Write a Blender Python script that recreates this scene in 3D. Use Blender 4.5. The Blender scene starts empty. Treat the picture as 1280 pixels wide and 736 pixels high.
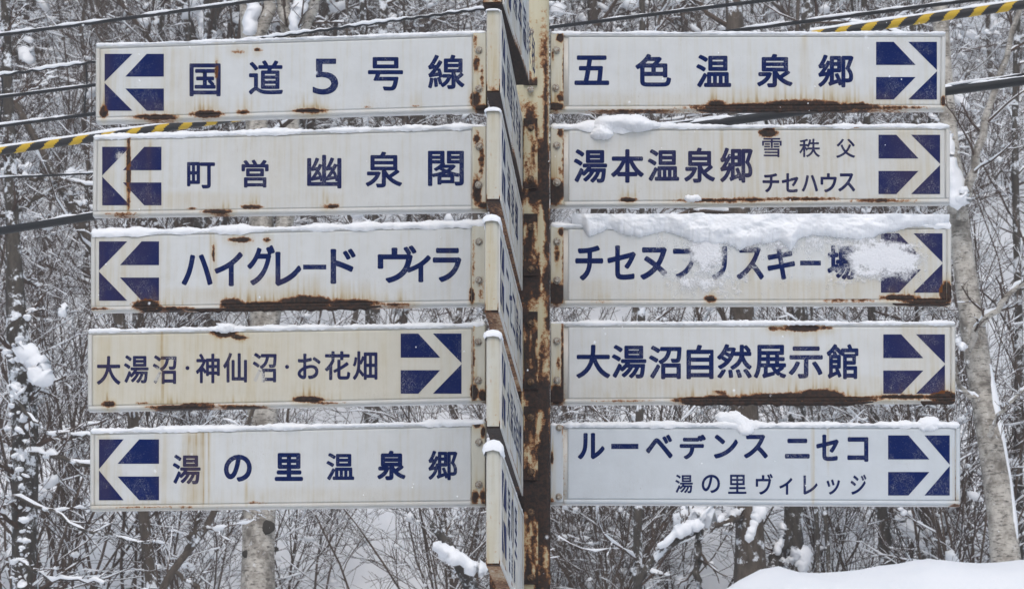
import bpy, bmesh, math, random
import numpy as np
from mathutils import Vector, Matrix, noise as mnoise

S = bpy.context.scene
COL = S.collection
rng = np.random.default_rng(7)
random.seed(7)

# ------------------------------------------------------------------ camera, sky, light
TH = math.atan(1000.0 / 4670.0)            # the long lens looks 12 degrees up
F = 4670.0                                  # focal length in photo pixels (1280 wide)
CD, CH = 17.56, 1.6                         # distance from the signpost, eye height
CAM = Vector((0.0, -CD, CH))
cd = bpy.data.cameras.new('camera')
cam = bpy.data.objects.new('camera', cd)
COL.objects.link(cam)
cam.location = CAM
cam.rotation_euler = (math.pi / 2 + TH, 0, 0)
cd.sensor_width = 36
cd.lens = 36 * F / 1280
cd.clip_start = 0.5
cd.clip_end = 2000
S.camera = cam
cd.dof.use_dof = True                       # long lens focused on the signs
cd.dof.focus_distance = CD / math.cos(TH)
cd.dof.aperture_fstop = 13

W = bpy.data.worlds.new('World')
S.world = W
W.use_nodes = True
wn = W.node_tree
bg = wn.nodes['Background']
sky = wn.nodes.new('ShaderNodeTexSky')
sky.sky_type = 'NISHITA'
sky.sun_disc = False
SUN_EL, SUN_AZ = math.radians(50), math.radians(180)    # azimuth clockwise from +Y (north)
sky.sun_elevation = SUN_EL
sky.sun_rotation = SUN_AZ
sky.air_density = 1.0
sky.dust_density = 3.0
hs = wn.nodes.new('ShaderNodeHueSaturation')
hs.inputs['Hue'].default_value = 0.485
hs.inputs['Saturation'].default_value = 0.95            # cloud cover takes the blue out
wn.links.new(sky.outputs[0], hs.inputs['Color'])
wn.links.new(hs.outputs[0], bg.inputs[0])
bg.inputs[1].default_value = 0.12
sl = bpy.data.lights.new('sun', 'SUN')
sl.energy = 0.8
sl.angle = math.radians(40)
sl.color = (1.0, 1.0, 0.96)
so = bpy.data.objects.new('sun', sl)
COL.objects.link(so)
sd = Vector((math.sin(SUN_AZ) * math.cos(SUN_EL), math.cos(SUN_AZ) * math.cos(SUN_EL), math.sin(SUN_EL)))
so.rotation_euler = sd.to_track_quat('Z', 'Y').to_euler()
S.view_settings.view_transform = 'Standard'
S.view_settings.look = 'None'
S.view_settings.gamma = 1
S.view_settings.exposure = 0.32
S.render.engine = 'CYCLES'
S.cycles.max_bounces = 5

# ------------------------------------------------------------------ helpers
def ray(px, py):
    r, u = (px - 640) / F, (368 - py) / F
    return Vector((r, math.cos(TH) - u * math.sin(TH), math.sin(TH) + u * math.cos(TH)))

def at(px, py, y):
    """world point seen at a photo pixel on the vertical plane at depth y"""
    d = ray(px, py)
    return CAM + d * ((y - CAM.y) / d.y)

def props(o, label=None, cat=None, group=None, kind=None):
    if label: o['label'] = label
    if cat: o['category'] = cat
    if group: o['group'] = group
    if kind: o['kind'] = kind
    return o

def link(name, me, mat=None, parent=None, smooth=False):
    o = bpy.data.objects.new(name, me)
    COL.objects.link(o)
    if mat is not None:
        me.materials.append(mat)
    if parent is not None:
        o.parent = parent
    if smooth:
        me.shade_smooth()
    return o

def empty(name, loc=(0, 0, 0), rz=0.0):
    o = bpy.data.objects.new(name, None)
    COL.objects.link(o)
    o.location = loc
    o.rotation_euler = (0, 0, rz)
    o.empty_display_size = 0.1
    return o

def mesh_np(name, V, Q=None, T=None):
    """mesh from numpy vertices with quads and / or triangles"""
    me = bpy.data.meshes.new(name)
    V = np.asarray(V, dtype=np.float32).reshape(-1, 3)
    loops, starts, n = [], [], 0
    if Q is not None and len(Q):
        Q = np.asarray(Q, dtype=np.int32).reshape(-1, 4)
        loops.append(Q.ravel()); starts.append(np.arange(len(Q)) * 4); n = len(Q) * 4
    if T is not None and len(T):
        T = np.asarray(T, dtype=np.int32).reshape(-1, 3)
        loops.append(T.ravel()); starts.append(n + np.arange(len(T)) * 3)
    L = np.concatenate(loops).astype(np.int32)
    st = np.concatenate(starts).astype(np.int32)
    me.vertices.add(len(V)); me.vertices.foreach_set('co', V.ravel())
    me.loops.add(len(L)); me.loops.foreach_set('vertex_index', L)
    me.polygons.add(len(st)); me.polygons.foreach_set('loop_start', st)
    me.update(calc_edges=True)
    return me

def copy_tree(o, parent=None):
    c = o.copy()
    COL.objects.link(c)
    if parent is not None:
        c.parent = parent
    for ch in [k for k in o.children]:
        copy_tree(ch, c)
    return c

# value noise, vectorised (for rust, snow and terrain shapes)
_perm = rng.permutation(4096)
_val = rng.random(4096)
def _h(i, j, s):
    return _val[_perm[(i * 131 + j * 977 + s * 373) & 4095]]
def vn(x, y, s=0):
    xi, yi = np.floor(x).astype(int), np.floor(y).astype(int)
    fx, fy = x - xi, y - yi
    fx = fx * fx * (3 - 2 * fx); fy = fy * fy * (3 - 2 * fy)
    return ((_h(xi, yi, s) * (1 - fx) + _h(xi + 1, yi, s) * fx) * (1 - fy)
            + (_h(xi, yi + 1, s) * (1 - fx) + _h(xi + 1, yi + 1, s) * fx) * fy)
def fbm(x, y, s=0, o=4):
    a, t, n = 0.5, 0, 0
    for k in range(o):
        t = t + a * vn(x * 2 ** k, y * 2 ** k, s + k); n += a; a *= 0.5
    return t / n

# ------------------------------------------------------------------ materials
class NT:
    def __init__(self, name):
        self.m = bpy.data.materials.new(name)
        self.m.use_nodes = True
        self.t = self.m.node_tree
        self.b = self.t.nodes['Principled BSDF']
    def n(self, typ, **kw):
        nd = self.t.nodes.new(typ)
        for k, v in kw.items():
            if k in nd.inputs: nd.inputs[k].default_value = v
            else: setattr(nd, k, v)
        return nd
    def l(self, a, b): self.t.links.new(a, b)
    def noise(self, scale, detail=4, rough=0.55, vec=None, dist=0.0):
        nd = self.n('ShaderNodeTexNoise', Scale=scale, Detail=detail, Roughness=rough, Distortion=dist)
        if vec is not None: self.l(vec, nd.inputs['Vector'])
        return nd.outputs['Fac']
    def ramp(self, fac, stops):
        nd = self.n('ShaderNodeValToRGB')
        cr = nd.color_ramp
        while len(cr.elements) < len(stops): cr.elements.new(0.5)
        for e, (p, c) in zip(cr.elements, stops):
            e.position = p
            e.color = (c[0], c[1], c[2], 1) if isinstance(c, (tuple, list)) else (c, c, c, 1)
        self.l(fac, nd.inputs[0])
        return nd.outputs[0]
    def mix(self, fac, a, b, mode='MIX'):
        nd = self.n('ShaderNodeMix', data_type='RGBA', blend_type=mode)
        for sock, v in ((nd.inputs[0], fac), (nd.inputs[6], a), (nd.inputs[7], b)):
            if isinstance(v, (int, float)): sock.default_value = v
            elif isinstance(v, tuple): sock.default_value = (*v, 1) if len(v) == 3 else v
            else: self.l(v, sock)
        return nd.outputs[2]
    def math(self, op, a, b=None, clamp=False):
        nd = self.n('ShaderNodeMath', operation=op, use_clamp=clamp)
        for sock, v in ((nd.inputs[0], a), (nd.inputs[1], b)):
            if v is None: continue
            if isinstance(v, (int, float)): sock.default_value = v
            else: self.l(v, sock)
        return nd.outputs[0]
    def attr(self, name):
        return self.n('ShaderNodeAttribute', attribute_name=name).outputs['Fac']
    def obj(self, scale=None):
        c = self.n('ShaderNodeTexCoord').outputs['Object']
        if scale:
            mp = self.n('ShaderNodeMapping'); mp.inputs['Scale'].default_value = scale
            self.l(c, mp.inputs['Vector']); c = mp.outputs[0]
        return c
    def bump(self, h, strength=0.3, dist=0.01):
        nd = self.n('ShaderNodeBump', Strength=strength, Distance=dist)
        self.l(h, nd.inputs['Height']); self.l(nd.outputs[0], self.b.inputs['Normal'])

def paint_metal(name, base, dirt=(0.44, 0.385, 0.22), dirt_amt=0.35, rough=0.45, flake=0.0):
    """paint with rust and run-off stains taken from the mesh attributes rust / stain / wear"""
    k = NT(name)
    co = k.obj()
    n1 = k.noise(9, 5, 0.6, co)
    n2 = k.noise(60, 4, 0.6, co)
    n3 = k.noise(260, 3, 0.6, co)
    st = k.obj((55, 55, 2.2))
    nst = k.noise(1.0, 4, 0.6, st)
    # faint general soiling and vertical run-off
    soil = k.math('MULTIPLY', k.ramp(nst, [(0.48, 0.0), (0.75, 1.0)]), dirt_amt)
    soil = k.math('MULTIPLY', soil, k.ramp(n1, [(0.35, 0.2), (0.7, 1.0)]))
    c = k.mix(k.ramp(n1, [(0.3, 0.0), (0.75, 1.0)]), base, tuple(x * 0.90 for x in base))
    c = k.mix(soil, c, dirt)
    stain = k.attr('stain')
    s2 = k.math('MULTIPLY', stain, k.ramp(nst, [(0.25, 0.45), (0.65, 1.1)]), clamp=True)
    c = k.mix(k.math('MULTIPLY', s2, 1.0, clamp=True), c, (0.40, 0.31, 0.135))
    s3 = k.math('SUBTRACT', k.math('MULTIPLY', s2, 1.5), 0.72, clamp=True)
    c = k.mix(k.math('MULTIPLY', s3, 0.8), c, (0.22, 0.10, 0.028))
    rust = k.attr('rust')
    r = k.math('ADD', rust, k.math('MULTIPLY', k.math('SUBTRACT', n2, 0.5), 0.95))
    r = k.math('ADD', r, k.math('MULTIPLY', k.math('SUBTRACT', n3, 0.5), 0.45))
    edge = k.ramp(r, [(0.24, 0.0), (0.44, 1.0)])
    core = k.ramp(r, [(0.47, 0.0), (0.62, 1.0)])
    rc = k.mix(k.ramp(r, [(0.3, 0.0), (0.5, 1.0)]), (0.40, 0.21, 0.08), k.mix(n3, (0.13, 0.045, 0.014), (0.26, 0.10, 0.03)))
    c = k.mix(edge, c, rc)
    dark = k.mix(k.ramp(n2, [(0.4, 0.0), (0.62, 1.0)]), (0.011, 0.0075, 0.006), (0.042, 0.019, 0.011))
    c = k.mix(core, c, dark)
    k.l(c, k.b.inputs['Base Color'])
    rr = k.math('ADD', k.math('MULTIPLY', edge, 0.4), rough, clamp=True)
    k.l(rr, k.b.inputs['Roughness'])
    hgt = k.math('ADD', k.math('MULTIPLY', core, k.math('ADD', n3, 0.6)), k.math('MULTIPLY', n1, 0.9))
    # hairline scratches
    sc = k.noise(1.0, 2, 0.5, k.obj((90, 90, 14)), 1.5)
    scr = k.ramp(sc, [(0.495, 0.0), (0.5, 1.0), (0.505, 0.0)])
    scr = k.math('MULTIPLY', scr, k.ramp(k.noise(5, 2, 0.5, co), [(0.5, 0.0), (0.62, 0.55)]))
    c = k.mix(scr, c, (0.22, 0.17, 0.11))
    k.l(c, k.b.inputs['Base Color'])
    k.bump(hgt, 0.55, 0.004)
    return k.m

def letter_paint(name, base):
    k = NT(name)
    co = k.obj()
    n2 = k.noise(60, 4, 0.6, co)
    n3 = k.noise(230, 3, 0.65, co)
    c = k.mix(k.noise(16, 3, 0.5, co), base, tuple(min(1, x * 1.35 + 0.002) for x in base))
    # hairline scratches and chips showing the white below
    chips = k.ramp(n3, [(0.66, 0.0), (0.71, 1.0)])
    w = k.math('ADD', k.math('MULTIPLY', k.attr('wear'), 1.0), k.math('MULTIPLY', k.math('SUBTRACT', n3, 0.5), 0.9))
    w = k.ramp(w, [(0.42, 0.0), (0.55, 1.0)])
    w = k.math('MAXIMUM', w, k.math('MULTIPLY', chips, 0.6))
    sc = k.noise(1.0, 2, 0.5, k.obj((60, 60, 40)), 2.0)
    scr = k.ramp(sc, [(0.485, 0.0), (0.5, 0.8), (0.515, 0.0)])
    w = k.math('MAXIMUM', w, k.math('MULTIPLY', scr, k.ramp(k.noise(7, 3, 0.6, co), [(0.48, 0.0), (0.62, 1.0)])))
    c = k.mix(w, c, (0.52, 0.52, 0.50))
    s2 = k.attr('stain')
    c = k.mix(k.math('MULTIPLY', s2, 0.6, clamp=True), c, (0.12, 0.075, 0.04))
    r = k.math('ADD', k.attr('rust'), k.math('MULTIPLY', k.math('SUBTRACT', n2, 0.5), 0.95))
    c = k.mix(k.ramp(r, [(0.36, 0.0), (0.48, 1.0)]), c, (0.13, 0.05, 0.017))
    k.l(c, k.b.inputs['Base Color'])
    k.b.inputs['Roughness'].default_value = 0.6
    k.b.inputs['Specular IOR Level'].default_value = 0.04
    return k.m

def snow_mat(name='snow', bump=0.5):
    k = NT(name)
    co = k.obj()
    n = k.noise(35, 5, 0.65, co)
    c = k.mix(k.noise(3, 4, 0.5, co), (0.82, 0.85, 0.89), (0.90, 0.91, 0.93))
    k.l(c, k.b.inputs['Base Color'])
    k.b.inputs['Roughness'].default_value = 0.75
    k.b.inputs['Specular IOR Level'].default_value = 0.3
    k.bump(n, bump, 0.012)
    return k.m

def film_mat():
    """thin blown snow, see-through where it is only a dusting"""
    k = NT('blown_snow_film')
    n = k.noise(95, 6, 0.7, k.obj())
    n2 = k.noise(22, 3, 0.6, k.obj())
    k.b.inputs['Base Color'].default_value = (0.84, 0.86, 0.90, 1)
    k.b.inputs['Roughness'].default_value = 0.8
    a = k.math('ADD', k.attr('cover'), k.math('MULTIPLY', k.math('SUBTRACT', n, 0.5), 1.5))
    a = k.math('ADD', a, k.math('MULTIPLY', k.math('SUBTRACT', n2, 0.5), 1.2))
    k.l(k.math('MULTIPLY', k.ramp(a, [(0.05, 0.0), (0.75, 1.0)]), 0.93), k.b.inputs['Alpha'])
    k.bump(n, 0.8, 0.01)
    return k.m

def bark_mat(name, a, b, scale=18, snow=0.0):
    k = NT(name)
    co = k.obj((1, 1, 0.35))
    n = k.noise(scale, 6, 0.65, co)
    n2 = k.noise(scale * 0.22, 3, 0.5, co)
    c = k.mix(k.ramp(n, [(0.32, 0.0), (0.68, 1.0)]), a, b)
    c = k.mix(k.ramp(n2, [(0.35, 0.0), (0.7, 0.6)]), c, tuple(x * 0.55 for x in a))
    if snow:
        g = k.n('ShaderNodeNewGeometry')
        nn = k.noise(scale * 0.22, 5, 0.75, k.obj())
        f = k.ramp(nn, [(0.60 - snow * 0.08, 0.0), (0.66 - snow * 0.08, 1.0)])
        c = k.mix(f, c, (0.78, 0.81, 0.85))
    k.l(c, k.b.inputs['Base Color'])
    k.b.inputs['Roughness'].default_value = 0.9
    k.bump(n, 0.8, 0.03)
    return k.m

def birch_mat():
    k = NT('birch_bark')
    co = k.obj((1, 1, 1))
    n = k.noise(7, 6, 0.7, co)
    c = k.mix(k.ramp(n, [(0.36, 0.0), (0.56, 1.0)]), (0.17, 0.15, 0.125), (0.50, 0.47, 0.42))
    fl = k.noise(1.0, 5, 0.75, k.obj((14, 14, 55)))
    c = k.mix(k.ramp(fl, [(0.53, 0.0), (0.61, 0.9)]), c, (0.06, 0.052, 0.045))
    big = k.noise(3.2, 4, 0.7, k.obj((1, 1, .6)))
    c = k.mix(k.ramp(big, [(0.52, 0.0), (0.66, 0.75)]), c, (0.12, 0.105, 0.09))
    sn = k.noise(24, 4, 0.7, co)
    c = k.mix(k.ramp(sn, [(0.62, 0.0), (0.68, 0.8)]), c, (0.66, 0.67, 0.68))
    k.l(c, k.b.inputs['Base Color'])
    k.b.inputs['Roughness'].default_value = 0.85
    k.bump(n, 0.5, 0.02)
    return k.m

M = {}
M['white'] = paint_metal('weathered_white_paint', (0.575, 0.595, 0.60), dirt_amt=0.42)
M['white_old'] = paint_metal('yellowed_white_paint', (0.57, 0.56, 0.50), dirt_amt=0.5)
M['white_new'] = paint_metal('clean_cold_white_paint', (0.53, 0.575, 0.615), dirt_amt=0.06)
M['frame'] = paint_metal('frame_paint', (0.575, 0.585, 0.58), dirt=(0.42, 0.38, 0.28), dirt_amt=0.12)
M['plate'] = paint_metal('plate_paint', (0.55, 0.54, 0.46), dirt=(0.40, 0.36, 0.25), dirt_amt=0.4)
M['capw'] = paint_metal('end_cap_paint', (0.52, 0.53, 0.49), dirt=(0.32, 0.29, 0.2), dirt_amt=0.55)
M['pole'] = paint_metal('pole_paint', (0.52, 0.49, 0.36), dirt_amt=0.5)
M['blue'] = letter_paint('navy_paint', (0.0006, 0.009, 0.066))
M['bluebox'] = letter_paint('navy_film', (0.0003, 0.009, 0.072))
M['snow'] = snow_mat()
M['film'] = film_mat()
M['snowg'] = snow_mat('snow_ground', 0.7)
M['bark'] = bark_mat('grey_brown_bark', (0.07, 0.054, 0.042), (0.15, 0.122, 0.098), 26, 0.3)
M['bark2'] = bark_mat('dark_bark', (0.045, 0.037, 0.031), (0.11, 0.095, 0.078), 30, 0.9)
M['twig'] = bark_mat('twig_bark', (0.075, 0.052, 0.040), (0.15, 0.112, 0.086), 20)
M['twig2'] = bark_mat('reddish_twig_bark', (0.065, 0.042, 0.033), (0.13, 0.09, 0.07), 20)
M['birch'] = birch_mat()
k = NT('black_cable_rubber'); k.b.inputs['Base Color'].default_value = (0.012, 0.013, 0.015, 1); k.b.inputs['Roughness'].default_value = 0.5; M['cable'] = k.m
k = NT('galvanised_bolt')
k.l(k.mix(k.ramp(k.noise(120, 3, 0.6, k.obj()), [(0.4, 0.0), (0.65, 1.0)]), (0.42, 0.41, 0.36), (0.16, 0.09, 0.045)), k.b.inputs['Base Color'])
k.b.inputs['Roughness'].default_value = 0.55; M['bolt'] = k.m
k = NT('rusty_bolt')
k.l(k.mix(k.ramp(k.noise(90, 3, 0.6, k.obj()), [(0.45, 0.0), (0.6, 1.0)]), (0.05, 0.025, 0.014), (0.20, 0.12, 0.06)), k.b.inputs['Base Color'])
k.b.inputs['Roughness'].default_value = 0.8; M['rustybolt'] = k.m
k = NT('knot'); k.b.inputs['Base Color'].default_value = (0.035, 0.03, 0.025, 1); k.b.inputs['Roughness'].default_value = 0.9; M['knot'] = k.m
k = NT('sleeve_yellow'); k.b.inputs['Base Color'].default_value = (0.55, 0.36, 0.02, 1); k.b.inputs['Roughness'].default_value = 0.5; M['yellow'] = k.m
k = NT('sleeve_black'); k.b.inputs['Base Color'].default_value = (0.02, 0.02, 0.022, 1); k.b.inputs['Roughness'].default_value = 0.5; M['black'] = k.m

# ------------------------------------------------------------------ terrain
def gz(x, y):
    """height of the snow at world x, y (arrays or floats)"""
    x = np.asarray(x, float); d = np.asarray(y, float) + CD
    sm = lambda a, b, t: (lambda u: u * u * (3 - 2 * u))(np.clip((t - a) / (b - a), 0, 1))
    right = sm(0.35, 2.6, x) * 1.08 - sm(4.5, 9, x) * 0.3
    crest = 5.0 + right + 0.26 * (fbm(x * 1.1, x * 0 + 3, 5) - 0.5) * sm(0.6, 2.2, x) + 0.16 * (fbm(x * 0.35, d * 0.35, 3) - 0.5)
    bank = sm(24.5, 32, d) * crest
    dip = sm(33, 38, d) * (5.75 - crest)
    hill = np.where(d > 37, (d - 37), 0)
    hill = np.where(hill > 60, 60 + 14 * (1 - np.exp(-(hill - 60) / 14)), hill)     # rounds off to a plateau
    hill = hill * 0.50 * np.clip(hill / 4, 0, 1)
    rough = (fbm(x * 0.8, d * 0.8, 11) - 0.5) * 0.7 * sm(34, 40, d) + (fbm(x * 0.12, d * 0.12, 21) - 0.5) * 2.5 * sm(38, 60, d)
    road = (fbm(x * 0.6, d * 0.6, 31) - 0.5) * 0.15 * (1 - sm(24, 30, d))
    lump = (fbm(x * 1.6, d * 1.6, 41, 5) - 0.5) * 0.22 * sm(27, 31, d) * (1 - sm(34, 38, d)) * sm(0.6, 1.6, x)
    return bank + dip + hill + rough + road + lump

def grid_mesh(name, xs, ys):
    X, Y = np.meshgrid(xs, ys)
    Z = gz(X, Y)
    V = np.stack([X, Y, Z], -1).reshape(-1, 3)
    nx = len(xs)
    i = (np.arange(len(ys) - 1)[:, None] * nx + np.arange(nx - 1)[None]).ravel()
    return mesh_np(name, V, np.stack([i, i + 1, i + 1 + nx, i + nx], 1))
xs = np.concatenate([np.linspace(-220, -22, 40)[:-1], np.linspace(-22, 22, 260), np.linspace(22, 220, 40)[1:]])
ys = np.concatenate([np.linspace(-150, -22, 30)[:-1], np.linspace(-22, 5, 40)[:-1], np.linspace(5, 22, 130)[:-1], np.linspace(22, 75, 190), np.linspace(75, 200, 40)[1:]])
props(link('snowy_hillside', grid_mesh('snowy_hillside', xs, ys), M['snowg'], smooth=True), 'snow covered ground rising to a wooded hillside', kind='structure')

# ------------------------------------------------------------------ sign boards
def board_frame(P0, rz):
    """local <-> world maps for a vertical plane through P0 turned by rz"""
    ux = Vector((math.cos(rz), math.sin(rz), 0))
    nrm = Vector((ux.y, -ux.x, 0))                 # towards the camera side
    def loc(px, py):
        d = ray(px, py)
        t = (P0 - CAM).dot(nrm) / d.dot(nrm)
        q = CAM + d * t - P0
        return np.array([q.dot(ux), q.z])
    return loc

class Wing:
    def __init__(s, P0, rz):
        s.P0, s.rz = P0, rz
        s.loc = board_frame(P0, rz)
WR = Wing(Vector((at(688, 368, 0).x, 0, at(688, 600, 0).z)), 0.0)
WL = Wing(Vector((at(610, 368, 0).x, 0, at(610, 600, 0).z)), math.radians(-4.5))

def homog(src, dst):
    """perspective map taking four src points to four dst points"""
    A, b = [], []
    for (x, y), (u, v) in zip(src, dst):
        A.append([x, y, 1, 0, 0, 0, -u * x, -u * y]); b.append(u)
        A.append([0, 0, 0, x, y, 1, -v * x, -v * y]); b.append(v)
    h = np.linalg.solve(np.array(A, float), np.array(b, float))
    H = np.append(h, 1).reshape(3, 3)
    def f(p):
        p = np.atleast_2d(np.asarray(p, float))
        q = np.c_[p, np.ones(len(p))] @ H.T
        return q[:, :2] / q[:, 2:]
    return f

def fields(px, py, rust, stains, wear, seed, base_edge=None):
    """rust / stain / wear strength at photo-scale board coordinates"""
    n = fbm(px * 0.045, py * 0.06, seed)
    n2 = fbm(px * 0.16, py * 0.16, seed + 9)
    cy0 = float(np.min(py)) if len(py) else 0
    R = np.zeros_like(px); T = np.zeros_like(px); Wr = np.zeros_like(px)
    for (cx, cy, rx, ry, s) in rust:
        q = ((px - cx) / rx) ** 2 + ((py - cy) / ry) ** 2
        v = np.exp(-q ** 1.5 * 0.9) * s * (0.55 + 0.9 * n2)
        R = np.maximum(R, v)
        T = np.maximum(T, np.exp(-(((px - cx) / (rx * 1.25)) ** 2 + ((py - cy) / (ry * 1.8 + 3)) ** 2) ** 2 * 0.8) * 0.7 * min(1, s) * (0.3 + 1.1 * n))
        if cy - 30 > cy0:                       # rust weeps a little way up and down the panel
            T = np.maximum(T, np.exp(-((px - cx) / rx) ** 4) * np.clip(1 - np.abs(py - cy + 6) / (ry * 3 + 9), 0, 1) * np.clip(vn(px * .55, px * 0, seed + 77) * 2.4 - .8, 0, 1) * .95 * min(1, s))
    for (x, y0, y1, w, s) in stains:
        g = np.exp(-((px - x) / w) ** 2) * s
        fade = 1 / (1 + np.exp(-(py - y0) / 2.0)) / (1 + np.exp((py - y1) / 5.0))
        T = np.maximum(T, g * fade * (0.6 + 0.7 * n))
    for (cx, cy, rx, ry, s) in wear:
        Wr = np.maximum(Wr, np.exp(-((px - cx) / rx) ** 2 - ((py - cy) / ry) ** 2) * s * (0.5 + n))
    return R, T, Wr

def set_attr(me, name, vals):
    a = me.attributes.new(name, 'FLOAT', 'POINT')
    a.data.foreach_set('value', np.asarray(vals, np.float32))

GL = {}
def glyph(ch):
    """outline of one character as a filled flat mesh, unit box 0..1"""
    if ch in GL: return GL[ch]
    cu = bpy.data.curves.new('g', 'FONT'); cu.body = ch; cu.size = 1; cu.resolution_u = 5
    ob = bpy.data.objects.new('g', cu); COL.objects.link(ob)
    dg = bpy.context.evaluated_depsgraph_get()
    me = bpy.data.meshes.new_from_object(ob.evaluated_get(dg))
    bpy.data.objects.remove(ob); bpy.data.curves.remove(cu)
    bm = bmesh.new(); bm.from_mesh(me); bpy.data.meshes.remove(me)
    co = np.array([v.co[:2] for v in bm.verts])
    lo, hi = co.min(0), co.max(0)
    span = np.maximum(hi - lo, 1e-3)
    for v in bm.verts:
        v.co = ((v.co.x - lo[0]) / span[0], (v.co.y - lo[1]) / span[1], 0)
    bmesh.ops.remove_doubles(bm, verts=bm.verts, dist=1e-4)
    for ax in (0, 1):
        for q in (0.2, 0.4, 0.6, 0.8):
            no = (1, 0, 0) if ax == 0 else (0, 1, 0)
            pt = (q, 0, 0) if ax == 0 else (0, q, 0)
            bmesh.ops.bisect_plane(bm, geom=bm.verts[:] + bm.edges[:] + bm.faces[:], plane_co=pt, plane_no=no)
    bmesh.ops.triangulate(bm, faces=bm.faces[:])
    V = np.array([v.co[:2] for v in bm.verts])
    bm.verts.index_update()
    T = np.array([[v.index for v in f.verts] for f in bm.faces])
    bm.free()
    GL[ch] = (V, T)
    return GL[ch]

def lettering(chars, toloc, fld, name, parent, mat, front, bold=0.95):
    """chars: (character, x0, y0, x1, y1[, bold]) in board coordinates"""
    for c in chars:
        Vs, Ts, n, pix = [], [], 0, []
        ch, x0, y0, x1, y1 = c[:5]
        b = c[5] if len(c) > 5 else bold
        V, T = glyph(ch)
        if ch == 'ー': V = V * np.array([1, 1])
        P = np.stack([x0 + b + V[:, 0] * (x1 - x0 - 2 * b), y1 - b - V[:, 1] * (y1 - y0 - 2 * b)], 1)
        if ch == 'ー':     # plain long bar in the sign writer's hand
            V = np.array([[0, 0], [1, 0], [1, 1], [0, 1]], float); T = np.array([[0, 1, 2], [0, 2, 3]])
            P = np.stack([x0 + V[:, 0] * (x1 - x0), y1 - V[:, 1] * (y1 - y0)], 1); b = 0
        offs = [(0, 0)] if b == 0 else [(b * math.cos(a), b * math.sin(a)) for a in np.arange(8) * math.pi / 4]
        for q, (ox, oy) in enumerate(offs):
            pp = P + np.array([ox, oy])
            L = toloc(pp)
            y = np.full(len(L), -front - 0.0002 * (q + 1))
            Vs.append(np.c_[L[:, 0], y, L[:, 1]]); Ts.append(T + n); n += len(L); pix.append(pp)
        me = mesh_np(name, np.concatenate(Vs), T=np.concatenate(Ts))
        P = np.concatenate(pix)
        R, T_, Wr = fld(P[:, 0], P[:, 1])
        set_attr(me, 'rust', R); set_attr(me, 'stain', T_); set_attr(me, 'wear', Wr)
        link(name, me, mat, parent)

def slab(name, corners, toloc, y0, y1, parent, mat, fld=None, nseg=60):
    """closed box between depth y0 (front) and y1 over a quad in board coords, split along its length"""
    (x0, yt0), (x1, yt1), (x1b, yb1), (x0b, yb0) = corners
    t = np.linspace(0, 1, nseg)
    top = np.c_[x0 + (x1 - x0) * t, yt0 + (yt1 - yt0) * t]
    bot = np.c_[x0b + (x1b - x0b) * t, yb0 + (yb1 - yb0) * t]
    Lt, Lb = toloc(top), toloc(bot)
    n = nseg
    V = np.r_[np.c_[Lt[:, 0], np.full(n, y0), Lt[:, 1]], np.c_[Lb[:, 0], np.full(n, y0), Lb[:, 1]],
              np.c_[Lb[:, 0], np.full(n, y1), Lb[:, 1]], np.c_[Lt[:, 0], np.full(n, y1), Lt[:, 1]]]
    i = np.arange(n - 1)
    Q = [np.stack([i + a * n, i + b * n, i + 1 + b * n, i + 1 + a * n], 1) for a, b in ((0, 1), (1, 2), (2, 3), (3, 0))]
    Q.append(np.array([[0, 3 * n, 2 * n, n], [n - 1, 2 * n - 1, 3 * n - 1, 4 * n - 1]]))
    me = mesh_np(name, V, np.concatenate(Q))
    P = np.r_[top, bot, bot, top]
    if fld:
        R, T, Wr = fld(P[:, 0], P[:, 1]); set_attr(me, 'rust', R); set_attr(me, 'stain', T); set_attr(me, 'wear', Wr)
    return link(name, me, mat, parent)

def bolt(parent, lx, lz, y, r=0.017, snow=False, mat=None):
    bm = bmesh.new()
    ring = []
    prof = [(1.25, 0.0), (1.25, 0.004), (0.92, 0.0045), (0.92, 0.013), (0.7, 0.017)]
    for (q, h) in prof:
        ring.append([bm.verts.new((lx + r * q * math.cos(a * math.pi / 5 + .2), y - h, lz + r * q * math.sin(a * math.pi / 5 + .2))) for a in range(10)])
    for a, b in zip(ring, ring[1:]):
        for i in range(10):
            bm.faces.new((a[i], a[(i + 1) % 10], b[(i + 1) % 10], b[i]))
    bm.faces.new(ring[-1])
    me = bpy.data.meshes.new('bolt'); bm.to_mesh(me); bm.free()
    return link('bolt', me, mat or M['bolt'], parent)

def snow_cap(P, hgt, y0, y1, parent, toloc, seed, name='snow_cap', lumps=()):
    """ridge of snow along the top edge; P: board coords of the edge, hgt in px per point"""
    n = len(P)
    L = toloc(P); s = 1 / 262.0
    K = 9
    V = np.zeros((n, K, 3))
    a = np.linspace(-0.25 * math.pi, 1.08 * math.pi, K)      # from front lip over the top to the back
    for i in range(n):
        h = hgt[i] * s
        cy, hw = (y0 + y1) / 2, (y1 - y0) / 2 + 0.004 + 0.25 * h
        V[i, :, 0] = L[i, 0]
        V[i, :, 1] = cy - np.cos(a) * hw
        V[i, :, 2] = L[i, 1] - 0.004 + np.sin(a) * (h + 0.004)
    V[:, :, 1] += (fbm(np.arange(n)[:, None] * 0.21 + 0 * a, a[None] * 2 + 0 * np.arange(n)[:, None], seed) - 0.5) * 0.022
    V[0, :, 2] = L[0, 1] - 0.003; V[-1, :, 2] = L[-1, 1] - 0.003
    V = V.reshape(-1, 3)
    i = (np.arange(n - 1)[:, None] * K + np.arange(K - 1)[None]).ravel()
    me = mesh_np(name, V, np.stack([i, i + 1, i + K + 1, i + K], 1))
    return link(name, me, M['snow'], parent, smooth=True)

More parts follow.
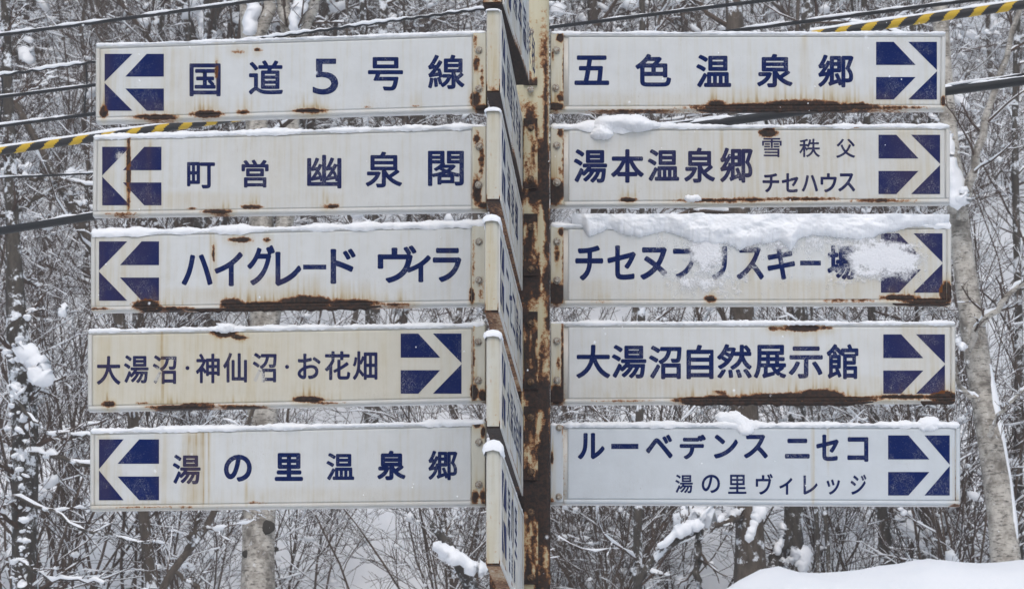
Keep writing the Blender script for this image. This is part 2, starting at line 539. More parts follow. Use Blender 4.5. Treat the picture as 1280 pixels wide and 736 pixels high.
def snow_drape(name, x0, y0, x1, y1, field, toloc, front, parent, step=0.85, scale=0.05):
    """snow clinging to the face: thickness from a field over board coordinates"""
    nx, ny = int((x1 - x0) / step), int((y1 - y0) / step)
    gx, gy = np.linspace(x0, x1, nx), np.linspace(y0, y1, ny)
    X, Y = np.meshgrid(gx, gy)
    f = field(X, Y)
    th = np.sqrt(np.clip(f, 0, None)) * scale
    L = toloc(np.c_[X.ravel(), Y.ravel()])
    V = np.c_[L[:, 0], -front - th.ravel() + 0.0015 * (f.ravel() <= 0), L[:, 1]]
    keep = (f > 0)
    i = (np.arange(ny - 1)[:, None] * nx + np.arange(nx - 1)[None])
    kq = keep[:-1, :-1] | keep[1:, :-1] | keep[:-1, 1:] | keep[1:, 1:]
    i = i[kq]
    Q = np.stack([i, i + nx, i + nx + 1, i + 1], 1)
    used, inv = np.unique(Q.ravel(), return_inverse=True)
    me = mesh_np(name, V[used], inv.reshape(-1, 4))
    set_attr(me, 'cover', f.ravel()[used])
    return link(name, me, M['film'] if scale < .015 else M['snow'], parent, smooth=True)

def arrow(sq, toloc, fld, parent, front, left, a, b, c, cd_=0.40):
    """four navy blocks that leave a white arrow between them"""
    x0, y0, x1, y1 = sq
    def P(u, v):
        if not left: u = 1 - u
        return (x0 + (x1 - x0) * u, y0 + (y1 - y0) * v)
    polys = [[(0, 0), (a, 0), (0, .49)], [(0, .51), (a, 1), (0, 1)],
             [(b, 0), (1, 0), (1, cd_), (c, cd_)], [(c, 1 - cd_ + .01), (1, 1 - cd_ + .01), (1, 1), (b, 1)]]
    bm = bmesh.new()
    for poly in polys:
        vs = [bm.verts.new((u, v, 0)) for u, v in poly]
        bm.faces.new(vs)
    for ax in (0, 1):
        for q in np.arange(1, 14) / 14:
            bmesh.ops.bisect_plane(bm, geom=bm.verts[:] + bm.edges[:] + bm.faces[:], plane_co=(q, 0, 0) if ax == 0 else (0, q, 0), plane_no=(1, 0, 0) if ax == 0 else (0, 1, 0))
    PX = np.array([P(v.co.x, v.co.y) for v in bm.verts])
    L = toloc(PX)
    for v, l in zip(bm.verts, L): v.co = (l[0], -front - 0.0012, l[1])
    me = bpy.data.meshes.new('arrow_panel'); bm.to_mesh(me); bm.free()
    R, T, Wr = fld(PX[:, 0], PX[:, 1])
    set_attr(me, 'rust', R); set_attr(me, 'stain', T); set_attr(me, 'wear', Wr)
    return link('arrow_panel', me, M['bluebox'], parent)

FW = 5.5    # width of the rim in photo pixels
def make_sign(wing, quad, label, chars, arr, left_arrow, rust, stains=(), wear=(), mat='white',
              bolts=(), cap=(4, 0.5), capext=None, seed=0, screws=False, drapes=(), arrp=(.47, .71, .35), bold=0.95, ragged=()):
    side = 'L' if wing is WL else 'R'
    (ax, ay), (bx, by), (cx, cy), (dx, dy) = quad          # TL TR BR BL in the photo
    W_, H_ = 0.5 * (bx - ax + cx - dx), 0.5 * (dy - ay + cy - by)
    org = wing.loc(bx, cy) if side == 'L' else wing.loc(dx, dy)
    P0 = wing.P0 + Vector((math.cos(wing.rz) * org[0], math.sin(wing.rz) * org[0], org[1]))
    root = empty('direction_sign', P0, wing.rz)
    props(root, label, 'sign', 'direction signs on the rusty pole')
    def toloc(p):
        p = np.atleast_2d(np.asarray(p, float))
        return np.array([wing.loc(u, v) for u, v in p]) - org
    def fld(px, py): return fields(np.asarray(px, float), np.asarray(py, float), rust, stains, wear, seed * 17)
    # board-coordinate helpers: u along the length 0..W, v down
    Hm = homog([(0, 0), (1, 0), (1, 1), (0, 1)], quad)
    def q2(x, y):                # photo-scale coordinates inside the board -> straightened to the quad
        return Hm([x, y])[0]
    pw = 16.5 / W_
    fu, fv = FW / W_, FW / H_
    T = 0.058
    # box body
    slab('body', quad, toloc, 0.0, T, root, M['frame'], fld)
    def region(u0, v0, u1, v1, name, mt, front, thick, step=2.2):
        # gridded patch between board fractions
        nx, ny = max(2, int((u1 - u0) * W_ / step) + 1), max(2, int((v1 - v0) * H_ / step) + 1)
        U, V_ = np.meshgrid(np.linspace(u0, u1, nx), np.linspace(v0, v1, ny))
        P = Hm(np.c_[U.ravel(), V_.ravel()])
        L = toloc_fast(P)
        V = np.c_[L[:, 0], np.full(len(L), -front), L[:, 1]]
        i = (np.arange(ny - 1)[:, None] * nx + np.arange(nx - 1)[None]).ravel()
        Q = [np.stack([i, i + nx, i + nx + 1, i + 1], 1)]
        rim = np.concatenate([np.arange(nx), np.arange(1, ny) * nx + nx - 1, (ny - 1) * nx + np.arange(nx - 2, -1, -1), np.arange(ny - 2, 0, -1) * nx])
        nb = len(V); Bk = V[rim].copy(); Bk[:, 1] = -front + thick
        V = np.r_[V, Bk]; m = len(rim); a = np.arange(m); b = (a + 1) % m
        Q.append(np.stack([rim[a], rim[b], nb + b, nb + a], 1))
        P = np.r_[P, P[rim]]
        me = mesh_np(name, V, np.concatenate(Q))
        R, Tt, Wr = fld(P[:, 0], P[:, 1])
        set_attr(me, 'rust', R); set_attr(me, 'stain', Tt); set_attr(me, 'wear', Wr)
        return link(name, me, M[mt], root)
    TL = homog(quad, [tuple(toloc(c)[0]) for c in quad])     # photo -> local metres, exact for a plane
    def toloc_fast(P): return TL(P)
    g = 0.35
    if side == 'L': f0, f1, p0, p1 = 0.0, 1 - pw, 1 - pw, 1.0
    else: f0, f1, p0, p1 = pw, 1.0, 0.0, pw
    gu, gv = g / W_, g / H_
    fm = mat if mat != 'white' else 'white'
    region(f0 + fu, fv, f1 - gu * 2 - (0 if side == 'L' else fu), 1 - fv, 'face_panel', fm, 0.004, 0.008)
    ft = mat if mat == 'white_new' else 'frame'
    region(f0 + gu, 0.0, f1 - gu, fv - gv, 'frame_rail', ft, 0.0065, 0.007)
    region(f0 + gu, 1 - fv + gv, f1 - gu, 1.0, 'frame_rail', ft, 0.0065, 0.007)
    if side == 'L': region(0.0, fv, fu - gu, 1 - fv, 'frame_rail', ft, 0.0065, 0.007)
    else: region(1 - fu + gu, fv, 1.0, 1 - fv, 'frame_rail', ft, 0.0065, 0.007)
    pl = region(p0 + gu, 0.02, p1 - gu, 0.985, 'mounting_plate', 'plate' if mat != 'white_new' else 'white_new', 0.012, 0.014, 1.2)
    for (x, y) in bolts:
        l = toloc_fast([(x, y)])[0]
        bolt(pl, l[0], l[1], -0.012, 0.0135 if screws else 0.0155)
    if chars: lettering(chars, toloc_fast, fld, 'painted_character', root, M['blue'], 0.004, bold)
    if arr: arrow(arr, toloc_fast, fld, root, 0.004, left_arrow, *arrp)
    # ragged rust eating past the lower edge
    for (x0, x1, dep) in ragged:
        n = int((x1 - x0) / 1.6); t = np.linspace(0, 1, n); xx = x0 + (x1 - x0) * t
        bot = Hm(np.c_[(xx - dx) / (cx - dx), np.ones(n)])
        env = np.minimum(1, np.minimum(t, 1 - t) * 12)
        h = dep * env * (0.25 + 1.2 * fbm(xx * 0.13, xx * 0, seed + 50))
        a_, b_ = bot + np.c_[0 * h, -0.8 - 0 * h], bot + np.c_[0 * h, h]
        La, Lb = toloc_fast(a_), toloc_fast(b_)
        V = np.r_[np.c_[La[:, 0], np.full(n, -0.008), La[:, 1]], np.c_[Lb[:, 0], np.full(n, -0.006) - 0.006 * vn(xx * .3, xx * 0, 3), Lb[:, 1]],
                  np.c_[Lb[:, 0], np.full(n, 0.012), Lb[:, 1]], np.c_[La[:, 0], np.full(n, 0.012), La[:, 1] - 0.0]]
        i = np.arange(n - 1)
        Q = np.concatenate([np.stack([i + p * n, i + q * n, i + 1 + q * n, i + 1 + p * n], 1) for p, q in ((0, 1), (1, 2), (2, 3), (3, 0))])
        me = mesh_np('rust_crust', V, Q); z = np.ones(len(V))
        set_attr(me, 'rust', z * 0.95); set_attr(me, 'stain', z); set_attr(me, 'wear', z * 0)
        link('rust_crust', me, M['frame'], root)
    # snow along the top
    n = int(W_ / 2.2); t = np.linspace(0, 1, n)
    P = Hm(np.c_[t, np.zeros(n)])
    h = cap[0] * (-0.15 + 2.0 * fbm(P[:, 0] * 0.035, 0 * t, seed + 70, 5)) + cap[1] * 1.6 * (vn(P[:, 0] * 0.35, 0 * t, seed) - 0.3)
    for (x, w, hh) in (capext or ()):
        h = np.maximum(h, hh * np.exp(-((P[:, 0] - x) / w) ** 4) * (0.75 + 0.5 * vn(P[:, 0] * 0.09, 0 * t, seed + 4)))
    h = np.clip(h, 0.35, None); h[0] = h[-1] = 0.5
    snow_cap(P, h, -0.008, T, root, toloc_fast, seed)
    for (x0, y0, x1, y1, fn, sc) in drapes:
        snow_drape('clinging_snow', x0, y0, x1, y1, fn, toloc_fast, 0.0068, root, scale=sc)
    return root

def CH(s): # 'X x0 y0 x1 y1; ...'
    out = []
    for t in s.split(';'):
        t = t.split()
        if t: out.append((t[0], *map(float, t[1:])))
    return out

def ed(x, y, rx, ry, s=1.0): return (x, y, rx, ry, s)

# ---- left wing, top to bottom
make_sign(WL, [(120, 56), (608, 40), (608, 138), (120, 153)],
    'white sign with left arrow and the numeral 5, topmost on the left side', 
    CH('国 237 80 276 121;道 311 76 354 119;5 391 74 423 119 .5;号 460 72 504 114;線 535 69 581 112'),
    (131, 68, 205, 139), True,
    [ed(130, 140, 5, 8, 1), ed(195, 147, 30, 4, .9), ed(258, 143, 20, 5, 1), ed(305, 141, 10, 4, .7), ed(388, 139, 20, 3.5, 1), ed(298, 65, 10, 3, .6), ed(322, 63, 5, 3, .6),
     ed(271, 88, 3, 14, .55), ed(594, 125, 7, 11, .9), ed(603, 136, 9, 5, 1), ed(596, 80, 5, 14, .55), ed(603, 100, 3, 20, .5), ed(594, 50, 3, 20, .45), ed(460, 134, 8, 2, .4), ed(520, 133, 8, 2, .4)],
    [(271, 70, 110, 2.5, .8), (293, 52, 66, 2, .6), (225, 60, 150, 30, .2), (200, 125, 150, 70, .35), (130, 60, 150, 12, .35)], bolts=[(599, 64), (599, 112)], cap=(2.6, 1), seed=1)
make_sign(WL, [(117, 171), (608, 157), (608, 263), (116, 270)],
    'white sign with left arrow crossed by a vertical rust bar, second on the left',
    CH('町 234 203 269 236;営 302 200 336 235;幽 384 194 427 236;泉 457 190 503 235;閣 535 189 580 233'),
    (128, 184, 202, 257), True,
    [ed(161, 215, 2.6, 48, 1.02), ed(150, 268, 25, 2.5, .5), ed(272, 265, 20, 3, 1), ed(315, 259, 14, 3, .8), ed(413, 258, 12, 3, .7), ed(240, 261, 8, 2, .6),
     ed(602, 200, 4, 26, .6), ed(596, 240, 6, 20, .8), ed(596, 175, 5, 12, .6), ed(604, 258, 8, 5, .8)],
    [(161, 170, 268, 4.5, 1.0), (188, 174, 268, 3.5, .65), (405, 236, 262, 1.5, .9), (416, 240, 262, 20, .35), (393, 240, 262, 8, .35), (350, 160, 265, 120, .2), (250, 240, 266, 140, .4), (133, 170, 268, 12, .4), (175, 170, 268, 24, .35)],
    [(150, 195, 9, 12, .6)], bolts=[(599, 184), (599, 232)], cap=(4.2, 1), seed=2, bold=0.9)
make_sign(WL, [(114, 291), (607, 279), (607, 381), (114, 389)],
    'white sign with left arrow and angular katakana, long dark rust along its bottom edge',
    CH('ハ 227 318 266 357;イ 268 315 304 358;グ 309 306.5 344 357;レ 344 315 377 358;ー 379 331 408 337;ド 413 311 445 355;ヴ 472 307 521 354;ィ 508 319 539 353;ラ 541 310 577 353'),
    (124, 302, 199, 376), True,
    [ed(184, 382, 17, 7, 1.15), ed(215, 386, 30, 3, .8), ed(290, 380, 16, 7, 1.0), ed(330, 382, 50, 5, 1.0), ed(385, 378, 34, 8, 1.2), ed(440, 380, 36, 6, 1.0), ed(495, 381, 25, 2.5, .7), ed(120, 386, 25, 2, .6),
     ed(301, 300, 15, 3.5, .85), ed(334, 300, 5, 3, .65), ed(267, 317, 2, 13, .7), ed(590, 370, 4, 12, .8), ed(592, 330, 2.5, 40, .4), ed(602, 365, 4, 20, .35)],
    [(263, 288, 345, 1.3, .7), (268, 300, 365, 2.5, .7), (301, 298, 318, 13, .35), (330, 345, 372, 60, .3), (560, 290, 380, 3, .2), (160, 376, 384, 40, .5), (160, 288, 388, 40, .35), (128, 288, 388, 10, .4), (300, 360, 388, 160, .4)],
    bolts=[(599, 303), (599, 351)], cap=(5.4, 1), seed=3, ragged=((180, 205, 2), (235, 480, 4)), bold=1.3)
make_sign(WL, [(110, 413), (607, 405), (607, 502), (110, 513)],
    'yellowed sign with worn lettering, the only left side board whose arrow points right',
    CH('大 121 445 151 481;湯 155 444 186 479;沼 191 444 221 480;・ 232 457.5 237 462.5 .2;神 245 442 275 479;仙 279 441 309 478;沼 316 441 346 478;・ 356.5 456 361.5 461 .2;お 372 442 401 474;花 406 439 438 475;畑 441 439 472 475'),
    (501, 417, 577, 492), False,
    [ed(280, 416, 17, 6, .95), ed(300, 422, 11, 3, .9), ed(136, 505, 9, 4, 1), ed(225, 509, 40, 3, 1.0), ed(250, 506, 25, 3, .7), ed(300, 508, 35, 2.2, .8), ed(385, 499, 20, 4, 1.05), ed(178, 504, 8, 2, .6), ed(410, 504, 25, 2, .5),
     ed(593, 490, 5, 11, 1.0), ed(604, 495, 6, 8, .9), ed(592, 450, 2.5, 50, .5)],
    [(203, 412, 512, 2.3, 1.05), (277, 420, 480, 5, .55), (287, 420, 480, 3, .6), (312, 430, 512, 4, .45), (355, 412, 500, 3, .35), (447, 405, 505, 10, .25), (360, 440, 505, 170, .22), (480, 410, 505, 30, .2), (130, 420, 512, 15, .45), (250, 405, 512, 150, .32)],
    [(196, 470, 11, 14, .75), (324, 472, 12, 14, .85), (324, 452, 5, 12, .5), (390, 452, 20, 12, .4), (215, 448, 12, 7, .5)], mat='white_old',
    bolts=[(598, 428), (598, 476)], cap=(3.4, 1), seed=4, bold=0.75,
    drapes=[(262, 404, 300, 425, lambda X, Y: 1 - ((X - 282) / 13) ** 2 - ((Y - 410) / 6) ** 2 + (fbm(X * .25, Y * .25, 8) - .5) * 1.6, .02)])
make_sign(WL, [(113, 538), (607, 527), (607, 631), (113, 637)],
    'white sign with left arrow and brown streaks by its first character, lowest on the left',
    CH('湯 216 568 251 605 .85;の 280 568 315 602;里 343.5 566 379 601;温 408 566 443 600 .95;泉 471.5 563 507.5 600;郷 535.5 563 572 600 .95'),
    (124, 549, 199, 625), True,
    [ed(597, 532, 6, 4, .8), ed(604, 540, 3, 8, .8), ed(594, 622, 5, 10, .85), ed(604, 622, 4, 12, .8), ed(320, 628, 15, 2, .4), ed(200, 634, 90, 1.8, .42)],
    [(254, 534, 636, 2.6, 1.0), (261.5, 534, 636, 1.5, .95), (238, 540, 636, 8, .7), (246, 533, 636, 9, .62), (229, 560, 636, 4, .35), (308, 602, 636, 2, .65), (285, 545, 600, 2, .25), (205, 530, 637, 10, .25), (190, 628, 640, 130, .6), (130, 535, 637, 14, .3), (420, 610, 636, 160, .25), (474, 545, 570, 2, .2)],
    bolts=[(599, 553), (599, 606)], cap=(3.8, 1), seed=5, arrp=(.41, .67, .31), bold=1.35)

# ---- right wing, top to bottom
make_sign(WR, [(688, 41), (1182, 41), (1181, 137), (688, 139)],
    'white sign with right arrow and five widely spaced characters, topmost on the right',
    CH('五 718 70 761.5 107;色 794 68 839 109;温 870 69 914 110;泉 946 68 991 110;郷 1022.5 69 1067 110'),
    (1095, 53, 1171, 125), False,
    [ed(960, 135, 100, 5.5, 1.1), ed(1005, 131, 55, 6, .95), ed(1060, 134, 40, 5, .95), ed(1110, 135, 50, 3, .6), ed(895, 130, 12, 5, .9), ed(800, 139, 70, 1.5, .6), ed(1078, 130, 4, 3, .7), ed(1179, 127, 3, 7, .9),
     ed(700, 48, 5, 6, .9), ed(705, 90, 2.2, 45, .55), ed(694, 134, 12, 5, 1.0), ed(700, 122, 5, 8, .7), ed(691, 70, 2, 10, .5)],
    [(1006, 42, 75, 3, .6), (1006, 60, 135, 5, .3), (930, 112, 130, 60, .3), (1100, 120, 140, 70, .45), (870, 118, 140, 180, .3)], bolts=[(695.5, 64), (694.5, 111)], cap=(2.2, .8), seed=6, ragged=((868, 1062, 2.5),), bold=1.15)
def f_r2(X, Y):
    e = np.exp(-((X - 778) / 36) ** 2 - ((Y - 153) / 8) ** 2) * 1.6 + np.exp(-((X - 752) / 13) ** 2 - ((Y - 168) / 8) ** 2) * 1.2 + np.exp(-((X - 800) / 20) ** 2 - ((Y - 159) / 6) ** 2) * .9
    return e + (fbm(X * .08, Y * .1, 91) - .5) * .7 - .48
def f_r2b(X, Y): return 1 - ((X - 866) / 11) ** 2 - ((Y - 248.5) / 4) ** 2 + (fbm(X * .2, Y * .2, 5) - .5) * 1.2
make_sign(WR, [(688, 158), (1187, 157), (1187, 254), (688, 258)],
    'white sign with two lines of small writing beside its right arrow, second on the right',
    CH('湯 717 187 759 229;本 763.5 187 805 229;温 809.5 187 849 227;泉 855 185 894 229;郷 900 185 941 229;雪 952.5 173 977 197 .25;秩 999 174 1025 197 .35;父 1045 174 1069 198 .4;チ 953 217 974 241 .7;セ 977 217 998 241 .7;ハ 1002 219 1022.5 240 .7;ウ 1025.5 217 1046 241 .7;ス 1047.5 217 1069 240 .7'),
    (1098, 169, 1175, 243), False,
    [ed(960, 166, 12, 6, 1.05), ed(900, 251, 70, 3, .75), ed(1000, 249, 60, 3, .6), ed(1100, 251, 50, 2.5, .6), ed(785, 250, 11, 3, 1), ed(1060, 159, 40, 1.5, .4), ed(935, 248, 20, 2, .6),
     ed(693, 240, 13, 16, 1.25), ed(700, 165, 4, 8, .7), ed(704, 200, 2, 50, .45), ed(700, 213, 3, 8, .5)],
    [(902, 160, 256, 2, .75), (868, 162, 230, 1.5, .4), (960, 166, 235, 12, .4), (1010, 165, 256, 60, .28), (930, 165, 256, 70, .28), (890, 236, 256, 90, .45), (1060, 160, 210, 1.5, .5), (985, 160, 215, 1.5, .45), (1140, 160, 250, 40, .4), (950, 158, 256, 170, .3)],
    bolts=[(696, 183), (696, 229)], cap=(3.2, 1), capext=((770, 52, 11),), seed=7, bold=1.1,
    drapes=[(712, 140, 840, 182, f_r2, .045), (850, 240, 882, 256, f_r2b, .018)])
def f_r3(X, Y):
    low = np.interp(X, [715, 728, 736, 760, 775, 800, 830, 850, 868, 885, 905, 925, 945, 975, 988, 998, 1020, 1050, 1075, 1110, 1150, 1185],
                    [278, 284, 297, 286, 291, 296, 288, 293, 305, 304, 306, 312, 306, 300, 313, 299, 294, 297, 300, 292, 282, 279])
    v = (low + 6 * (fbm(X * .12, X * 0, 92) - .5) - Y) / 9.0
    return np.minimum(v, 1.7) * (0.3 + 1.2 * fbm(X * .06, Y * .1, 93)) * (X > 714)
def f_r3b(X, Y):    # wind-blown smear running down the middle
    e = np.exp(-((X - 884 + (Y - 320) * .12) / 19) ** 2) * np.clip((356 - Y) / 40, 0, 1) * 1.3
    e = np.maximum(e, np.exp(-((X - 880) / 42) ** 2 - ((Y - 354) / 10) ** 2) * .75)
    e = np.maximum(e, np.exp(-((X - 950) / 150) ** 4 - ((Y - 304) / 10) ** 2) * .45)
    return e + (fbm(X * .09, Y * .09, 94, 4) - .5) * .8 - .12
def f_r3c(X, Y):    # smear over the last character and the arrow
    cy = 322 + (X - 1090) * .06
    e = np.exp(-((X - 1104) / 44) ** 4) * np.exp(-((Y - cy) / (24 - (X - 1095) * .12)) ** 2) * 1.3
    e = np.maximum(e, np.exp(-((X - 1078) / 13) ** 2 - ((Y - 312) / 15) ** 2) * .9)
    return e + (fbm(X * .06 - 3, Y * .14, 95, 4) - .5) * .9 - .12
make_sign(WR, [(688, 281), (1189, 281), (1189, 380), (688, 381)],
    'white sign with right arrow and katakana partly buried under a thick overhang of snow',
    CH('チ 719 307 754 351;セ 759 307 795 350;ヌ 800 309 834 350;プ 841 304 876 349;リ 884 308 909 350;ス 920.5 309 955 350;キ 959 308 994 350;ー 1000 326 1026 332;場 1034 307 1070 350'),
    (1101, 292, 1178, 366), False,
    [ed(1183, 366, 8, 13, 1.35), ed(1125, 372, 25, 4, .95), ed(1160, 377, 30, 4, 1.1), ed(1060, 376, 40, 3, .5), ed(888, 374, 8, 5, .9), ed(752, 377, 14, 1.5, .6), ed(1115, 294, 20, 1.5, .5), ed(1195, 310, 1.5, 30, .4),
     ed(695, 367, 12, 14, 1.25), ed(701, 290, 4, 6, .7), ed(704, 330, 2, 50, .5), ed(696, 318, 4, 14, .6)],
    [(697, 300, 345, 5, .7), (938, 300, 372, 6, .35), (1070, 345, 376, 25, .5), (1040, 345, 376, 10, .4), (1150, 292, 370, 12, .3), (830, 365, 382, 110, .3), (1140, 366, 382, 60, .6), (1130, 283, 380, 50, .42), (1000, 350, 382, 200, .4), (740, 350, 382, 40, .3)],
    bolts=[(696, 303), (696, 351)], cap=(4, 1), capext=((900, 180, 9), (880, 34, 15), (985, 22, 12), (810, 20, 12)), seed=8, ragged=((1115, 1188, 2),), bold=1.3,
    drapes=[(715, 270, 1186, 316, f_r3, .034), (820, 292, 1060, 374, f_r3b, .006), (1036, 284, 1164, 356, f_r3c, .009)])
make_sign(WR, [(688, 403), (1194, 403), (1194, 502), (688, 504)],
    'white sign with eight close set bold characters, thick flaking rust along its bottom edge',
    CH('大 720 431 763 473;湯 764.5 431 808 473;沼 811 432 852 474;自 858 431 892 474;然 896 430 940 473;展 942 431 983 473;示 985.5 433 1028.5 473;館 1033 430 1073 474'),
    (1104, 418, 1181, 492), False,
    [ed(1003, 410, 24, 4.5, 1.15), ed(970, 411, 14, 3, .7), ed(1030, 410, 14, 2.5, .6), ed(985, 497, 60, 6, 1.15), ed(930, 500, 40, 4.5, 1.05), ed(870, 500, 30, 4, 1.0), ed(1025, 495, 30, 8, 1.25), ed(1060, 499, 40, 4, .9), ed(1130, 496, 50, 3.5, .8), ed(1180, 496, 16, 7, 1.25), ed(900, 490, 10, 3, .6), ed(780, 501, 40, 2, .5), ed(898, 499, 20, 6, 1.0),
     ed(696, 494, 10, 12, 1.15), ed(703.5, 470, 2.6, 40, .9), ed(703, 430, 2, 40, .6), ed(698, 455, 3, 10, .6)],
    [(996, 412, 440, 5, .5), (1020, 412, 440, 3, .4), (1000, 470, 500, 3, .4), (930, 478, 500, 100, .4), (740, 480, 506, 30, .3), (1140, 478, 503, 40, .35), (1165, 420, 500, 3, .25), (1150, 405, 500, 45, .3), (940, 470, 504, 230, .42)],
    bolts=[(696, 427), (696, 476)], cap=(2.8, 1), seed=9, ragged=((850, 1090, 4), (1150, 1194, 4)), bold=1.1)
def f_r5(X, Y):
    e = np.exp(-((X - 918 - (Y - 524) * .8) / 20) ** 2 - ((Y - 524) / 10) ** 2) * 1.2 + np.exp(-((X - 932) / 10) ** 2 - ((Y - 538) / 7) ** 2)
    return e + (fbm(X * .1, Y * .1, 97) - .5) * .6 - .5
def f_r5b(X, Y):
    e = np.exp(-((X - 1161) / 13) ** 2 - ((Y - 530) / 9) ** 2) * 1.3
    return e + (fbm(X * .12, Y * .12, 98) - .5) * .7 - .5
make_sign(WR, [(688, 530), (1200, 530), (1200, 631), (688, 629)],
    'newer pale blue white sign with two lines of writing, lowest on the right',
    CH('ル 722 541 756 574;ー 764 554.5 798 561;ベ 807 543 841 573;デ 849.5 543 882.5 574;ン 892 543 922.5 573;ス 929.5 543 960 573;ニ 981 548 1012 573;セ 1020 543 1048.5 576;コ 1059 546 1085.5 577;湯 844 593 866 616 .4;の 877 593 900 616 .5;里 910 593 933 617 .4;ヴ 944.5 592 966 618 .5;ィ 974 597 990.5 618 .5;レ 1004 594 1022 618 .5;ッ 1033 599 1050 618 .5;ジ 1063 593 1083 618 .5'),
    (1110, 544, 1187, 619), False,
    [ed(690, 573, 2, 8, 1.0), ed(705.5, 600, 1.5, 40, .42), ed(704, 540, 2, 20, .35), ed(1195, 631, 8, 2, .5), ed(690, 625, 4, 4, .5)],
    [(1016, 530, 631, 1.6, .75), (1035, 530, 585, 1.2, .5), (1061, 530, 560, 1.2, .2), (1192, 560, 631, 2, .3), (692, 560, 629, 3, .3)],
    mat='white_new', bolts=[(699, 535), (698.5, 621)], screws=True, cap=(4, 1.4), capext=((915, 26, 6), (1160, 14, 4), (800, 80, 4)), seed=10, arrp=(.41, .67, .33), bold=1.2,
    drapes=[(890, 498, 956, 552, f_r5, .02), (1140, 515, 1185, 548, f_r5b, .018)])

# ------------------------------------------------------------------ pole and its near wing
PX0, PX1 = at(612.5, 368, -0.002).x, at(687, 368, -0.002).x
PW = PX1 - PX0
pcx = (PX0 + PX1) / 2
# the square post sits with its front face level with the boards' inner ends
PY0 = -0.10
zt, zb = at(650, -260, 0).z, float(gz(pcx, 0)) - 0.4
pole = empty('sign_pole', (pcx, PY0 + PW / 2, 0))
props(pole, 'square cream steel post, peeling and heavily rusted, carrying all the direction signs', 'pole')
hx = PW / 2
def zat(py): return at(650, py, PY0).z
def pole_field(X, Z):
    # X in photo pixels across the front, Z height; heavy rust from about a third down
    pyv = np.interp(Z, [zat(1400), zat(736), zat(0), zat(-260)], [1400, 736, 0, -260])
    n = fbm(X * 0.17, pyv * 0.02, 61, 5); n2 = fbm(X * 0.45, pyv * 0.12, 64, 5)
    base = np.interp(pyv, [-260, 0, 90, 170, 240, 330, 480, 560, 736, 1400], [.05, .10, .24, .40, .50, .54, .54, .60, .62, .6])
    R = base * (-0.55 + 3.0 * n) * (0.5 + 1.0 * n2)
    R += .5 * np.exp(-((X - 681) / 6) ** 2) * np.interp(pyv, [0, 60, 120, 200, 260, 300], [.2, .5, 1, 1, .9, 0]) * (n > .35)
    for cy, w in ((355, 14), (495, 16), (620, 22), (250, 9), (575, 12)):
        R += .5 * np.exp(-((pyv - cy) / w) ** 2) * (.3 + 1.2 * n2)
    # surviving paint on the right-hand edge in the middle stretch
    R -= .32 * np.exp(-((X - 679) / 6) ** 2) * np.interp(pyv, [300, 360, 520, 570], [0, 1, 1, 0])
    T = np.clip(base * .9 + .5 * (n - .4), 0, 1)
    return R, T
def pole_mesh():
    nz = int((zt - zb) / 0.012); na = 12
    zs = np.linspace(zb, zt, nz)
    c = 0.018
    loop = []
    for (ax, ay, bx, by) in ((-hx + c, -hx, hx - c, -hx), (hx, -hx + c, hx, hx - c), (hx - c, hx, -hx + c, hx), (-hx, hx - c, -hx, -hx + c)):
        for t in np.linspace(0, 1, na): loop.append((ax + (bx - ax) * t, ay + (by - ay) * t))
    loop = np.array(loop); m = len(loop)
    V = np.concatenate([np.c_[np.tile(loop, (nz, 1)), np.repeat(zs, m)]])
    i = (np.arange(nz - 1)[:, None] * m + np.arange(m)[None]); j = (np.arange(nz - 1)[:, None] * m + ((np.arange(m) + 1) % m)[None])
    Q = np.stack([i, j, j + m, i + m], -1).reshape(-1, 4)
    me = mesh_np('post', V, Q)
    Xp = 650 + V[:, 0] / hx * 37 + (V[:, 1] + hx) / hx * 37
    R, T = pole_field(Xp, V[:, 2])
    set_attr(me, 'rust', R); set_attr(me, 'stain', T); set_attr(me, 'wear', R * 0)
    return me
link('post', pole_mesh(), M['pole'], pole)
bm = bmesh.new(); bmesh.ops.create_cube(bm, size=1); 
for v in bm.verts: v.co = (v.co.x * (PW + .03), v.co.y * (PW + .03), zt + v.co.z * .02 + .012)
bmesh.ops.bevel(bm, geom=bm.edges[:], offset=.004, segments=1, affect='EDGES')
me = bpy.data.meshes.new('post_cap'); bm.to_mesh(me); bm.free()
link('post_cap', me, M['plate'], pole)

def box_attr(name, x0, x1, y0, y1, z0, z1, mat, parent, fn, nz=20, nx=6):
    """box whose front and right faces are gridded; fn(x, z)->rust, stain"""
    bm = bmesh.new(); bmesh.ops.create_cube(bm, size=1)
    for v in bm.verts:
        v.co = ((x0 + x1) / 2 + v.co.x * (x1 - x0), (y0 + y1) / 2 + v.co.y * (y1 - y0), (z0 + z1) / 2 + v.co.z * (z1 - z0))
    for q in np.linspace(z0, z1, nz + 2)[1:-1]:
        bmesh.ops.bisect_plane(bm, geom=bm.verts[:] + bm.edges[:] + bm.faces[:], plane_co=(0, 0, q), plane_no=(0, 0, 1))
    for q in np.linspace(x0, x1, nx + 2)[1:-1]:
        bmesh.ops.bisect_plane(bm, geom=bm.verts[:] + bm.edges[:] + bm.faces[:], plane_co=(q, 0, 0), plane_no=(1, 0, 0))
    co = np.array([v.co[:] for v in bm.verts])
    me = bpy.data.meshes.new(name); bm.to_mesh(me); bm.free()
    R, T = fn(co[:, 0], co[:, 2])
    set_attr(me, 'rust', R); set_attr(me, 'stain', T); set_attr(me, 'wear', R * 0)
    return link(name, me, mat, parent)

